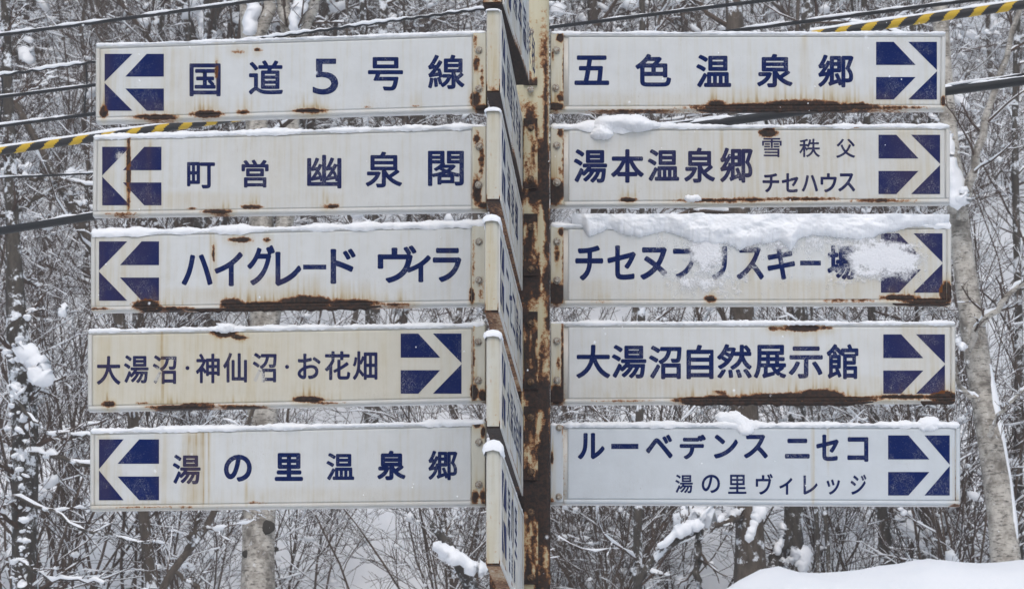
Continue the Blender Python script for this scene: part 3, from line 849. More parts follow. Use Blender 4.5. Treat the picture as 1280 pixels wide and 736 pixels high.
# clamp plates on the post's front face, one per row of near signs
for k_, (y0, y1, b0, b1) in enumerate(((26, 107, 41, 113), (149, 236, 161, 225), (268, 345, 284, 337), (390, 486, 405, 478), (508, 600, 522, 590), (628, 730, 640, 722))):
    z1, z0 = zat(y0), zat(y1)
    xa, xb = at(654.5, 300, PY0).x - pcx, at(672, 300, PY0).x - pcx
    def fn(x, z, y0=y0, y1=y1, z0=z0, z1=z1, k_=k_):
        t = (z1 - z) / (z1 - z0); X = (x - xa) / (xb - xa)
        n = fbm(x * 60, z * 14, 40 + k_); lev = [.25, .36, .45, .5, .5, .52][k_]
        R = lev * (-0.3 + 2.4 * n) + .6 * np.exp(-(t / .12) ** 2) * (k_ > 0) + .45 * np.exp(-((1 - t) / .1) ** 2) + .7 * np.exp(-(X / .25) ** 2 - ((t - .35) / .35) ** 2) * (k_ == 0)
        if k_ == 3 or k_ == 2: R += .35 * np.exp(-((X - .35) / .3) ** 2)
        return R, np.clip(lev + .4 * (n - .3), 0, 1)
    pl = box_attr('clamp_plate', xa, xb, -hx - 0.014, -hx - 0.001, z0, z1, M['pole'], pole, fn, 24, 7)
    for yb in (b0, b1):
        bolt(pl, at(663.5, 300, PY0).x - pcx, zat(yb), -hx - 0.014, 0.014, mat=M['bolt'] if k_ < 1 else M['rustybolt'])

# near wing: boards that come out of the post towards the viewer
RAT = 1.125
YN, YF = -CD + CD / RAT - 0.0, PY0 - 0.02
def near_sign(i, ctop, cbot, xl, xr, xfar, label, rust_under, chars_rows, mat='white', yfar=YF, seed=0, cap_snow=4.0):
    """ctop / cbot: photo rows of the end cap; xl, xr its sides; xfar where the face meets the post"""
    A = at(xr, (ctop + cbot) / 2, YN)
    B = at(xfar, 300, yfar)
    d = Vector((B.x - A.x, B.y - A.y, 0)); L = d.length
    rz = math.atan2(d.y, d.x)
    root = empty('direction_sign', (A.x, A.y, at(xr, cbot, YN).z), rz)
    props(root, label, 'sign', 'direction signs on the rusty pole')
    H = at(xr, ctop, YN).z - at(xr, cbot, YN).z
    T = (xr - xl) / F * ((YN + CD) / math.cos(TH)) * 1.0
    # local frame: x along the board away from the viewer, y to the left side (thickness), face at y = 0 looks right
    def add_box(name, x0, x1, y0, y1, z0, z1, m, rfn=None, n=30):
        bm = bmesh.new(); bmesh.ops.create_cube(bm, size=1)
        for v in bm.verts: v.co = ((x0 + x1) / 2 + v.co.x * (x1 - x0), (y0 + y1) / 2 + v.co.y * (y1 - y0), (z0 + z1) / 2 + v.co.z * (z1 - z0))
        if x1 - x0 > .2:
            for q in np.linspace(x0, x1, n)[1:-1]:
                bmesh.ops.bisect_plane(bm, geom=bm.verts[:] + bm.edges[:] + bm.faces[:], plane_co=(q, 0, 0), plane_no=(1, 0, 0))
        for q in np.linspace(z0, z1, 12)[1:-1]:
            if z1 - z0 > .1: bmesh.ops.bisect_plane(bm, geom=bm.verts[:] + bm.edges[:] + bm.faces[:], plane_co=(0, 0, q), plane_no=(0, 0, 1))
        co = np.array([v.co[:] for v in bm.verts])
        me = bpy.data.meshes.new(name); bm.to_mesh(me); bm.free()
        R, T_ = rfn(co) if rfn else (np.zeros(len(co)), np.zeros(len(co)))
        set_attr(me, 'rust', R); set_attr(me, 'stain', T_); set_attr(me, 'wear', 0 * np.asarray(R))
        return link(name, me, M[m], root)
    def body_r(co):
        low = np.exp(-(co[:, 2] / .03) ** 2)
        n = fbm(co[:, 0] * 5, co[:, 1] * 20, seed)
        nn = fbm(co[:, 0] * 30 + co[:, 1] * 40, co[:, 2] * 22, seed + 3)
        R = low * rust_under * (.5 + n)
        cap_ = np.exp(-(co[:, 0] / .02) ** 2)
        return R + cap_ * .25 * (nn > .62), np.clip(low * .6 + .35 * nn + .1 * cap_, 0, 1)
    add_box('body', 0, L, 0.0, T, 0, H, 'frame', body_r)
    # shallow lips round the end cap
    e = 0.0065
    add_box('end_cap', -0.006, -0.0005, 0.004, T - 0.004, 0.008, H - 0.006, 'capw', lambda co: (0.12 + .3 * np.exp(-((co[:, 2] - .004) / .02) ** 2) * (rust_under > .8), .65 * np.clip(fbm(co[:, 1] * 70, co[:, 2] * 2, seed + 7) * 2.2 - .8, 0, 1) + .12))
    fp = add_box('face_panel', .028, L - .03, -0.004, -0.0005, .024, H - .024, mat, lambda co: (.6 * np.exp(-((co[:, 2] - .02) / .02) ** 2) * (fbm(co[:, 0] * 6, co[:, 2], seed + 2) > .5), .9 * np.clip(fbm(co[:, 0] * 16, co[:, 2] * 2, seed + 5) * 2.2 - .85, 0, 1)))
    for (x0, x1, z0, z1) in ((0.001, L, 0.0, .021), (0.001, L, H - .021, H), (0.001, .025, .0212, H - .0212), (L - .027, L, .0212, H - .0212)):
        add_box('frame_rail', x0, x1, -0.0065, -0.0007, z0, z1, 'frame', lambda co: (np.exp(-(co[:, 2] / .02) ** 2) * .5 * (rust_under > .8) * np.exp(-((co[:, 0] - L * .8) / .5) ** 2) * 2, 0 * co[:, 0] + .15))
    # writing: each character stretched along the board
    for (ch, u0, v0, u1, v1) in chars_rows:
        Vs, Ts, n = [], [], 0
        V, T_ = glyph(ch)
        b = 0.0015
        for q, a in enumerate(np.arange(6) * math.pi / 3):
            x = (u0 + V[:, 0] * (u1 - u0)) + b * math.cos(a); z = (v0 + V[:, 1] * (v1 - v0)) + b * math.sin(a)
            Vs.append(np.c_[x, np.full(len(V), -0.0045 - 0.0001 * (q + 1)), z]); Ts.append(T_ + n); n += len(V)
        me = mesh_np('painted_character', np.concatenate(Vs), T=np.concatenate(Ts))
        z = np.zeros(len(me.vertices)); [set_attr(me, a, z) for a in ('rust', 'stain')]; set_attr(me, 'wear', z + .3)
        link('painted_character', me, M['blue'], root)
    # arrow blocks at the near end
    polys = [[(0, 0), (.45, 0), (0, .49)], [(0, .51), (.45, 1), (0, 1)], [(.7, 0), (1, 0), (1, .41), (.34, .41)], [(.34, .59), (1, .59), (1, 1), (.7, 1)]]
    bm = bmesh.new(); s = H * .7; z0 = H * .15
    for p in polys: bm.faces.new([bm.verts.new((.05 + u * s, -0.0055, z0 + (1 - v) * s)) for u, v in p])
    me = bpy.data.meshes.new('arrow_panel'); bm.to_mesh(me); bm.free()
    z = np.zeros(len(me.vertices)); [set_attr(me, a, z) for a in ('rust', 'stain', 'wear')]
    link('arrow_panel', me, M['bluebox'], root)
    # snow on top
    nn = 60; t = np.linspace(0, L, nn); K = 9; a = np.linspace(-.22 * math.pi, 1.2 * math.pi, K)
    h = (cap_snow * (.6 + .8 * fbm(t * 4, 0 * t, seed + 30))) / 290; h *= np.interp(t, [0, .05, .3, L], [1, .9, .35, .25]); h[-1] = .001
    V = np.zeros((nn, K, 3)); cy, hw = T / 2, T / 2 + .004
    V[:, :, 0] = t[:, None] - .012 * (np.arange(nn) == 0)[:, None]
    V[:, :, 1] = cy - np.cos(a)[None] * (hw + .35 * h[:, None]) + (fbm(t[:, None] * 14 + 0 * a, a[None] + 0 * t[:, None], seed) - .5) * .01
    V[:, :, 2] = H - .003 + np.sin(a)[None] * (h[:, None] + .002)
    V0 = V[0].copy(); V0[:, 1] = cy + (V0[:, 1] - cy) * .8; V0[:, 0] = -.02; V0[:, 2] = H - .004 + (V0[:, 2] - H) * .35
    V = np.concatenate([V0[None], V]); nn += 1
    i = (np.arange(nn - 1)[:, None] * K + np.arange(K - 1)[None]).ravel()
    Q = np.stack([i, i + 1, i + K + 1, i + K], 1)
    Vv = np.r_[V.reshape(-1, 3), [[-.016, cy, H - .006]]]; c_ = len(Vv) - 1
    T3 = np.array([[j + 1, j, c_] for j in range(K - 1)])
    me = mesh_np('snow_cap', Vv, Q, T3)
    link('snow_cap', me, M['snow'], root, smooth=True)
    return root

def run(s, L0, v0, v1, size, gap):
    x = L0; out = []
    for ch in s:
        if ch != ' ': out.append((ch, x, v0, x + size, v1))
        x += size + gap
    return out
near_sign(0, -122, 5, 603, 628, 660, 'edge on board facing the viewer, cut by the top of the photo', 1.0, run('湯本温泉郷', .5, .12, .31, .2, .05), yfar=-0.62, seed=101)
near_sign(1, 13, 116, 608, 625, 651.5, 'edge on board with a black rusted underside, level with the topmost side signs', 1.3, run('国道五号線', .5, .12, .31, .19, .06), seed=102, cap_snow=2)
near_sign(2, 138, 251, 608, 625, 651.5, 'edge on board with streaked end cap, second whole one from the top of its column', .5, run('温泉郷', .5, .12, .31, .26, .08), seed=103, cap_snow=4)
near_sign(3, 275, 390, 606, 623, 651.5, 'edge on board with plain pale end cap, middle of the column facing the viewer', .45, run('ニセコ湯本', .5, .12, .31, .21, .05), seed=104, cap_snow=6)
near_sign(4, 419, 535, 608, 625, 652, 'edge on board with brown rusted underside, second from the bottom of its column', .8, run('大湯沼自然', .5, .12, .31, .2, .05), seed=105, cap_snow=6)
near_sign(5, 561, 706, 608, 625, 653, 'edge on board with thick snow on its end, lowest and tallest of its column', .4, run('湯の里', .5, .2, .42, .2, .08) + run('温泉郷', .6, .06, .17, .1, .1), seed=106, cap_snow=9)

# ------------------------------------------------------------------ overhead cables
def tube_from(P, R, sides=8, up=None):
    P = np.asarray(P, float); n = len(P)
    R = np.broadcast_to(R, (n,)).astype(float)
    Tn = np.gradient(P, axis=0); Tn /= np.linalg.norm(Tn, axis=1)[:, None]
    ref = np.array([0, 0, 1.0]) if up is None else up
    A = np.cross(Tn, ref); A /= np.linalg.norm(A, axis=1)[:, None]
    B = np.cross(A, Tn)
    a = np.arange(sides) * 2 * math.pi / sides
    V = P[:, None] + R[:, None, None] * (np.cos(a)[None, :, None] * A[:, None] + np.sin(a)[None, :, None] * B[:, None])
    i = (np.arange(n - 1)[:, None] * sides + np.arange(sides)[None]); j = (np.arange(n - 1)[:, None] * sides + ((np.arange(sides) + 1) % sides)[None])
    Q = np.stack([i, j, j + sides, i + sides], -1).reshape(-1, 4)
    return V.reshape(-1, 3), Q

def cable(name, label, pts, yl, yr, rpx, snow=1.0, group=None, seed=0, wob=0.0, cat='cable'):
    """pts: photo polyline; yl..yr: distance behind the signs from left end to right end"""
    px = np.array([p[0] for p in pts], float); py = np.array([p[1] for p in pts], float)
    X = np.linspace(-260, 1540, 420)
    # extend straight beyond the frame
    c = np.polyfit(px, py, min(2, len(pts) - 1)) if len(pts) > 2 else np.polyfit(px, py, 1)
    Y = np.polyval(c, X)
    D = np.interp(X, [-260, 1540], [yl, yr])
    P = np.array([at(a, b, d) for a, b, d in zip(X, Y, D)])
    if wob: P[:, 2] += wob * np.sin(X * .35)
    s = (np.mean(D) + CD) / math.cos(TH) / F
    root = empty(name, P[0])
    props(root, label, cat, group)
    V, Q = tube_from(P - P[0], rpx * s, 8)
    link('wire', mesh_np('wire', V, Q), M['cable'], root, smooth=True)
    if snow:
        m = np.clip(fbm(X * .035, 0 * X, seed) * 2.6 - .75, 0, 1.1) * snow
        rs = m * rpx * s * .95 + 0.001
        Vs, Qs = tube_from(P - P[0] + np.c_[0 * X, -0.3 * rs, rpx * s * .75 + rs * .25], rs, 7)
        Vs[:, 2] += (fbm(Vs[:, 0] * 25, Vs[:, 0] * 0, seed) - .5) * rpx * s * .5
        link('snow_line', mesh_np('snow_line', Vs, Qs), M['snow'], root, smooth=True)
    return root, P, s, X
GC = 'overhead cables behind the signs'
cable('overhead_cable', 'snow lined black cable, highest of the cables at the left edge of the photo', [(0, 44), (190, 19), (327, 0)], 9, 5, 2.5, .9, GC, 3)
cable('overhead_cable', 'thick snow covered cable passing just over the top left sign', [(0, 95), (118, 77), (350, 45), (500, 27), (607, 10)], 8, 4, 1.9, 1.35, GC, 5, wob=.004)
cable('overhead_cable', 'thin black cable, third from the top at the left edge of the photo', [(0, 122), (118, 106), (685, 35), (830, 17), (960, 0)], 8, 4, 2.4, .55, GC, 7)
cable('overhead_cable', 'thin black cable just above the striped sleeve at the left edge', [(0, 158), (118, 142), (940, 36), (1280, -8)], 8, 4, 2.5, .8, GC, 9)
cable('overhead_cable', 'thickest black cable, crossing the left edge below the striped sleeve', [(0, 287), (115, 273), (860, 157), (1183, 118), (1280, 99)], 7, 3.5, 5.6, .75, GC, 11)
cable('overhead_cable', 'thin snowy wire riding just above the thick black cable at the right edge', [(690, 172), (860, 151), (1183, 110), (1280, 92)], 7.2, 3.6, 1.5, 1.2, GC, 13)
# guy wire with two striped guard sleeves
root, P, s, X = cable('striped_guard_cable', 'cable carrying yellow and black striped guard sleeves with snow on top', [(0, 188), (130, 170), (290, 151), (1050, 36), (1280, 8)], 7, 4, 1.6, .9, None, 15)
def sleeve(xa, xb, rp, nst):
    idx = (X >= xa) & (X <= xb)
    p = P[idx] - P[0]
    n = 260
    t = np.linspace(0, 1, n); q = np.stack([np.interp(t, np.linspace(0, 1, len(p)), p[:, i]) for i in range(3)], 1)
    q[:, 1] -= 0.0
    sides = 20
    V, Q = tube_from(q, rp * s, sides)
    f = np.arange(len(Q)); along = (f // sides) / n; ang = (f % sides) / sides
    sl_ = bpy.data.objects
    me = mesh_np('guard_sleeve', V, Q)
    me.materials.append(M['black']); me.materials.append(M['yellow'])
    mi = ((along * nst * 1.0 - ang * 1.0) % 1.0 < .43).astype(np.int32)
    me.polygons.foreach_set('material_index', mi)
    me.shade_smooth()
    o = link('guard_sleeve', me, None, root)
    rs = (.35 + .9 * fbm(t * 30, 0 * t, 44)) * rp * s * .7
    rs[0] = rs[-1] = .001
    Vs, Qs = tube_from(q + np.c_[0 * t, 0 * t, rp * s * 1.0 + 0 * t], rs, 8)
    link('sleeve_snow', mesh_np('sleeve_snow', Vs, Qs), M['snow'], o, smooth=True)
sleeve(-250, 330, 5.4, 17)
sleeve(1010, 1530, 5.6, 15)
# loops hanging between the thin cables at the left edge
for q, (xx, ya, yb) in enumerate(((2, 96, 157), (107, 80, 143))):
    pa = [at(xx + 1.5 * math.sin(t * 5), ya + (yb - ya) * t, 7.6) for t in np.linspace(0, 1, 14)]
    V, Q = tube_from(np.array(pa) - np.array(pa[0]), 1.0 * s, 6, up=np.array([0, 1.0, 0]))
    o = link('tie_wire', mesh_np('tie_wire', V, Q), M['cable']); o.location = pa[0]
    props(o, ['short vertical tie wire joining the thin cables at the very left edge', 'short vertical tie wire joining the thin cables close to the top left sign'][q], 'tie wire')

# ------------------------------------------------------------------ trees
def rand_perp(T, g):
    r = g.normal(size=T.shape); r -= (r * T).sum(-1, keepdims=True) * T
    return r / np.linalg.norm(r, axis=-1, keepdims=True)

def grow(P, R, nch, t0, t1, ln, ang, K, g, tropism=0.0, wig=0.12, rr=0.55, rmax=1.0, rtip=0.25, zmin=None):
    """children for every parent polyline: P (M,K0,3), R (M,K0) -> (M*nch, K, 3), radii"""
    Mn, K0 = R.shape
    t = t0 + (t1 - t0) * (np.arange(nch)[None] + g.random((Mn, nch))) / nch
    f = t * (K0 - 1); i = np.minimum(f.astype(int), K0 - 2); w = (f - i)[..., None]
    m = np.arange(Mn)[:, None]
    base = P[m, i] * (1 - w) + P[m, i + 1] * w
    rad = (R[m, i] * (1 - w[..., 0]) + R[m, i + 1] * w[..., 0])
    T = P[m, i + 1] - P[m, i]; seg = np.linalg.norm(T, axis=-1, keepdims=True); T = T / np.maximum(seg, 1e-6)
    plen = np.linalg.norm(P[:, 1:] - P[:, :-1], axis=-1).sum(1)[:, None]
    a = (ang[0] + (ang[1] - ang[0]) * g.random((Mn, nch)))[..., None]
    N = rand_perp(T, g)
    D = T * np.cos(a) + N * np.sin(a)
    L = (ln[0] + (ln[1] - ln[0]) * g.random((Mn, nch))) * plen * (1.15 - .65 * t)
    base, D, L, rad = base.reshape(-1, 3), D.reshape(-1, 3), L.ravel(), rad.ravel()
    n = len(base)
    Q = np.zeros((n, K, 3)); Q[:, 0] = base
    d = D.copy(); st = (L / (K - 1))[:, None]
    for k in range(1, K):
        Q[:, k] = Q[:, k - 1] + d * st
        d = d + g.normal(size=d.shape) * wig; d[:, 2] += tropism
        d /= np.linalg.norm(d, axis=1)[:, None]
    r0 = np.minimum(rad * rr, rmax)
    RR = r0[:, None] * (1 - (1 - rtip) * np.linspace(0, 1, K)[None])
    return Q, RR

def tubes(P, R, sides):
    """vectorised tubes for M polylines of K points"""
    Mn, K = R.shape
    T = np.gradient(P, axis=1); T /= np.maximum(np.linalg.norm(T, axis=-1, keepdims=True), 1e-9)
    ref = np.where(np.abs(T[:, :1, 2:3]) > .8, np.array([1.0, .1, 0]), np.array([0.05, 0, 1.0]))
    A = np.cross(T, np.broadcast_to(ref, T.shape)); A /= np.maximum(np.linalg.norm(A, axis=-1, keepdims=True), 1e-9)
    B = np.cross(A, T)
    a = np.arange(sides) * 2 * math.pi / sides
    V = P[:, :, None] + R[:, :, None, None] * (np.cos(a)[:, None] * A[:, :, None] + np.sin(a)[:, None] * B[:, :, None])
    base = (np.arange(Mn) * K * sides)[:, None, None] + (np.arange(K - 1) * sides)[None, :, None]
    i = base + np.arange(sides)[None, None]; j = base + ((np.arange(sides) + 1) % sides)[None, None]
    Q = np.stack([i, j, j + sides, i + sides], -1).reshape(-1, 4)
    return V.reshape(-1, 3), Q

def merge(parts):
    Vs, Qs, n = [], [], 0
    for V, Q in parts:
        Vs.append(V); Qs.append(Q + n); n += len(V)
    return np.concatenate(Vs), np.concatenate(Qs)

def snow_on(P, R, g, add, amount=.6, sides=5, cover=None):
    """white load lying on the upper side of near-horizontal stretches"""
    Mn, K = R.shape
    T = np.gradient(P, axis=1); T /= np.maximum(np.linalg.norm(T, axis=-1, keepdims=True), 1e-9)
    hor = np.clip(1.15 - np.abs(T[..., 2]) * 1.05, 0, 1)
    m = np.clip(g.random((Mn, K)) * 1.6 - (1 - amount), 0, 1) * hor
    sz = g.random((Mn, 1)) * .8 + .5
    rs = m * (R * .9 + add * sz)
    C = P.copy(); C[..., 2] += np.where(rs > 0, R * .55 + rs * .45, 0)
    keep = rs.max(1) > add * .25
    return tubes(C[keep], np.maximum(rs[keep], 1e-4), sides)

def blobs(C, r, g, sub=1):
    """loads of snow: several dented lumps fused together, heavier below than a ball"""
    bm = bmesh.new(); bmesh.ops.create_icosphere(bm, subdivisions=sub, radius=1)
    bv = np.array([v.co[:] for v in bm.verts]); bm.verts.index_update()
    bt = np.array([[v.index for v in f.verts] for f in bm.faces]); bm.free()
    Vs, Ts, n = [], [], 0
    for c, q in zip(C, r):
        an = g.random() * 6.28; ca, sa = math.cos(an), math.sin(an); sl = g.normal() * .45
        for j in range(4 if sub > 1 else 2):
            w = q * (1 if j == 0 else .35 + .5 * g.random())
            s = np.array([1 + g.random() * .7, 1 + g.random() * .5, .6 + g.random() * .45]) * w
            ph = g.random(3) * 6
            V = bv * (1 + .16 * np.sin(bv * 3.1 + ph).sum(1, keepdims=True) * .6 + (g.random((len(bv), 1)) - .5) * .14) * s
            o = g.normal(size=3) * q * (0 if j == 0 else .75) * np.array([1, .6, .55])
            V = V + o; V[:, 2] += V[:, 0] * sl
            V = np.c_[V[:, 0] * ca - V[:, 1] * sa, V[:, 0] * sa + V[:, 1] * ca, V[:, 2]]
            Vs.append(V + c); Ts.append(bt + n); n += len(bv)
    return np.concatenate(Vs), np.concatenate(Ts)

def trunk_line(h, lean, K, g, wig=.05):
    z = np.linspace(0, 1, K)
    x = lean * z + np.cumsum(g.normal(size=K)) * wig * .4; y = np.cumsum(g.normal(size=K)) * wig * .4
    x -= x[0]; y -= y[0]
    return np.stack([x, y, z * h], 1)[None]

def finish_tree(kind_name, groups, snow_groups, blob, trunkV, bmat, tmat):
    root = empty(kind_name)
    link('trunk' if kind_name != 'bare_shrub' else 'stems', mesh_np('trunk', *trunkV), bmat, root, smooth=True)
    o = link('branches', mesh_np('branches', *merge(groups)), tmat, root); o['kind'] = 'stuff'
    V, Q = merge(snow_groups)
    if blob:
        bv, bt = blob
        me = mesh_np('branch_snow', np.r_[V, bv], Q, bt + len(V))
    else: me = mesh_np('branch_snow', V, Q)
    o = link('branch_snow', me, M['snow'], root, smooth=True); o['kind'] = 'stuff'
    return root

def make_tree(seed, h=11, r=.13, lean=.4, bmat='bark', tmat='twig', n1=20, n2=7, n3=4, t0=.08, trop=.05, snow=.6, kind='bare_tree'):
    g = np.random.default_rng(seed)
    P0 = trunk_line(h, lean, 16, g, .16); R0 = r * (1 - .8 * np.linspace(0, 1, 16))[None]; R0[0, 0] *= 1.25
    P1, R1 = grow(P0, R0, n1, t0, .98, (.16, .36), (.6, 1.35), 9, g, trop, .14, .42, .05, .2)
    P2, R2 = grow(P1, R1, n2, .12, .97, (.28, .55), (.4, 1.1), 6, g, .03, .17, .6, .018, .4)
    P3, R3 = grow(P2, R2, n3, .1, .97, (.35, .7), (.35, 1.0), 4, g, .02, .2, .7, .0075, .55)
    R3 = np.maximum(R3, .0028); R2 = np.maximum(R2, .004)
    gr = [tubes(P1, R1, 5), tubes(P2, R2, 4), tubes(P3, R3, 3)]
    sg = [snow_on(P1, R1, g, .018, snow + .1, 6), snow_on(P2, R2, g, .013, snow + .05, 5), snow_on(P3, R3, g, .006, snow - .2, 4)]
    nb = 70
    idx = g.integers(0, len(P1), nb); C1 = P1[idx, g.integers(1, 8, nb)]
    idx = g.integers(0, len(P2), 70); C2 = P2[idx, g.integers(1, 5, 70)]
    C = np.r_[C1, C2]; rad = np.r_[.025 + .09 * g.random(nb) ** 3, .012 + .025 * g.random(70)]
    C[:, 2] += .02
    return finish_tree(kind, gr, sg, blobs(C, rad, g), tubes(P0, R0, 12), M[bmat], M[tmat])

def make_shrub(seed, h=3.6, ns=9, r=.011, tmat='twig', snow=.55, spread=.5):
    g = np.random.default_rng(seed)
    K = 10; P = np.zeros((ns, K, 3)); P[:, 0, :2] = g.normal(size=(ns, 2)) * .22
    d = np.c_[g.normal(size=(ns, 2)) * spread * .55, np.ones(ns)]; d /= np.linalg.norm(d, axis=1)[:, None]
    L = h * (.55 + .6 * g.random(ns))
    for k in range(1, K):
        P[:, k] = P[:, k - 1] + d * (L / (K - 1))[:, None]
        d = d + g.normal(size=d.shape) * .1; d[:, :2] *= 1.04; d /= np.linalg.norm(d, axis=1)[:, None]
    R = (r * (.6 + .8 * g.random(ns)))[:, None] * (1 - .72 * np.linspace(0, 1, K))[None]
    P[:, 0, 2] -= .3
    P1, R1 = grow(P, R, 9, .12, .98, (.2, .45), (.35, 1.0), 7, g, .03, .15, .6, .0065, .4)
    P2, R2 = grow(P1, R1, 5, .1, .97, (.3, .65), (.35, 1.0), 5, g, .02, .2, .7, .007, .5)
    P3, R3 = grow(P2, R2, 3, .1, .95, (.35, .7), (.3, .9), 3, g, .02, .2, .8, .004, .6)
    R1 = np.maximum(R1, .003); R2 = np.maximum(R2, .0023); R3 = np.maximum(R3, .0018)
    gr = [tubes(P1, R1, 4), tubes(P2, R2, 3), tubes(P3, R3, 3)]
    sg = [snow_on(P, R, g, .014, snow + .1, 5), snow_on(P1, R1, g, .010, snow + .2, 5), snow_on(P2, R2, g, .006, snow, 4)]
    nb = 55; idx = g.integers(0, len(P1), nb); C = P1[idx, g.integers(1, 6, nb)]; C[:, 2] += .012
    return finish_tree('bare_shrub', gr, sg, blobs(C, .012 + .04 * g.random(nb) ** 2, g), tubes(P, R, 6), M['twig'], M[tmat])

LT = 'bare snow dusted tree in the dense wood behind the signs'
LS = 'leafless many stemmed shrub with snow on its twigs, in the undergrowth behind the signs'
tree_protos = [make_tree(11, 11, .12, .5), make_tree(12, 9, .09, -.5, 'bark2', 'twig2', 24), make_tree(13, 12, .16, .3, 'bark2', 'twig', 24),
               make_tree(14, 8, .07, .9, 'bark', 'twig2', 20), make_tree(15, 10, .10, -.9, 'bark2', 'twig', 22), make_tree(16, 7, .055, .2, 'bark', 'twig', 20, 8, 6)]
shrub_protos = [make_shrub(31), make_shrub(32, 4.4, 11, .014, 'twig2'), make_shrub(33, 2.6, 10, .009), make_shrub(34, 3.2, 12, .010, 'twig2', .7, .8), make_shrub(35, 5, 8, .015, 'twig', .6, .4)]
for p in tree_protos: props(p, LT, 'tree', 'bare trees of the wood')
for p in shrub_protos: props(p, LS, 'shrub', 'shrubs of the undergrowth')
LU = 'thin upright sapling'
sapling_protos = [make_tree(71, 9, .04, .5, 'bark', 'twig', 30, 5, 4, .1, .16, .5, 'bare_sapling'), make_tree(72, 7.5, .03, -.6, 'bark2', 'twig2', 30, 5, 4, .1, .14, .55, 'bare_sapling'),
                  make_tree(73, 8, .035, 1.2, 'bark', 'twig', 28, 5, 4, .1, .15, .5, 'bare_sapling')]
for p in sapling_protos: props(p, LU, 'sapling')
used = set()
g = np.random.default_rng(5)
def place(proto, x, y, s, rz, dz=-.15):
    if proto.name in used: o = copy_tree(proto)
    else: o = proto; used.add(proto.name)
    d = y + CD; u = 640 + x / d * F * math.cos(TH)
    zone = ('beyond the left ends of the signs' if u < 115 else 'behind the left hand signs' if u < 560 else 'behind the post' if u < 740 else
            'behind the right hand signs' if u < 1180 else 'beyond the right ends of the signs')
    band = 'low on' if d < 50 else 'halfway up' if d < 66 else 'high on'
    isT = 'tree' in proto.name; isS = 'sapling' in proto.name
    if isS: props(o, 'thin upright bare sapling %s the slope %s' % (band, zone), None, 'saplings ' + band + ' the slope ' + zone)
    else: props(o, ('bare snow dusted tree %s the slope %s' if isT else 'leafless snowy shrub %s the slope %s') % (band, zone), None,
          ('bare trees ' if isT else 'shrubs ') + band + ' the slope ' + zone)
    o.location = (x, y, float(gz(x, y)) + dz); o.scale = (s, s, s); o.rotation_euler = (0, 0, rz)
    return o
def half(d): return d * .145 + 1.0
# scattered wood: jittered rows climbing the slope
for d, n in ((43, 3), (46.5, 4), (50, 5), (54, 6), (58, 7), (62.5, 8), (68, 9), (74, 10)):
    w = half(d) + 1.0
    for q in range(n):
        x = -w + 2 * w * (q + g.random()) / n; y = d - CD + g.uniform(-1.6, 1.6)
        place(tree_protos[g.integers(0, 6)], x, y, g.uniform(.75, 1.2), g.random() * 6.28)
for d, n in ((41, 4), (45, 5), (49, 6), (53, 7), (58, 8), (64, 9), (71, 10), (79, 10)):
    w = half(d)
    for q in range(n):
        x = -w + 2 * w * (q + g.random()) / n; y = d - CD + g.uniform(-1.3, 1.3)
        place(shrub_protos[g.integers(0, 5)], x, y, g.uniform(.7, 1.3), g.random() * 6.28)

for d, n in ((45, 6), (49, 8), (53, 9), (58, 10), (64, 12), (71, 12)):
    w = half(d)
    for q in range(n):
        x = -w + 2 * w * (q + g.random()) / n; y = d - CD + g.uniform(-2, 2)
        place(sapling_protos[g.integers(0, 3)], x, y, g.uniform(.8, 1.3), g.random() * 6.28)
for u in (15, 75, 140, 235, 385, 540, 590, 703, 722, 742, 760, 782, 825, 1065, 1125, 1180, 1240, 1275):
    d = g.uniform(35.5, 40)
    place(shrub_protos[g.integers(0, 5)], (u - 640) / F * d / math.cos(TH), d - CD, g.uniform(0.9, 1.35), g.random() * 6.28)

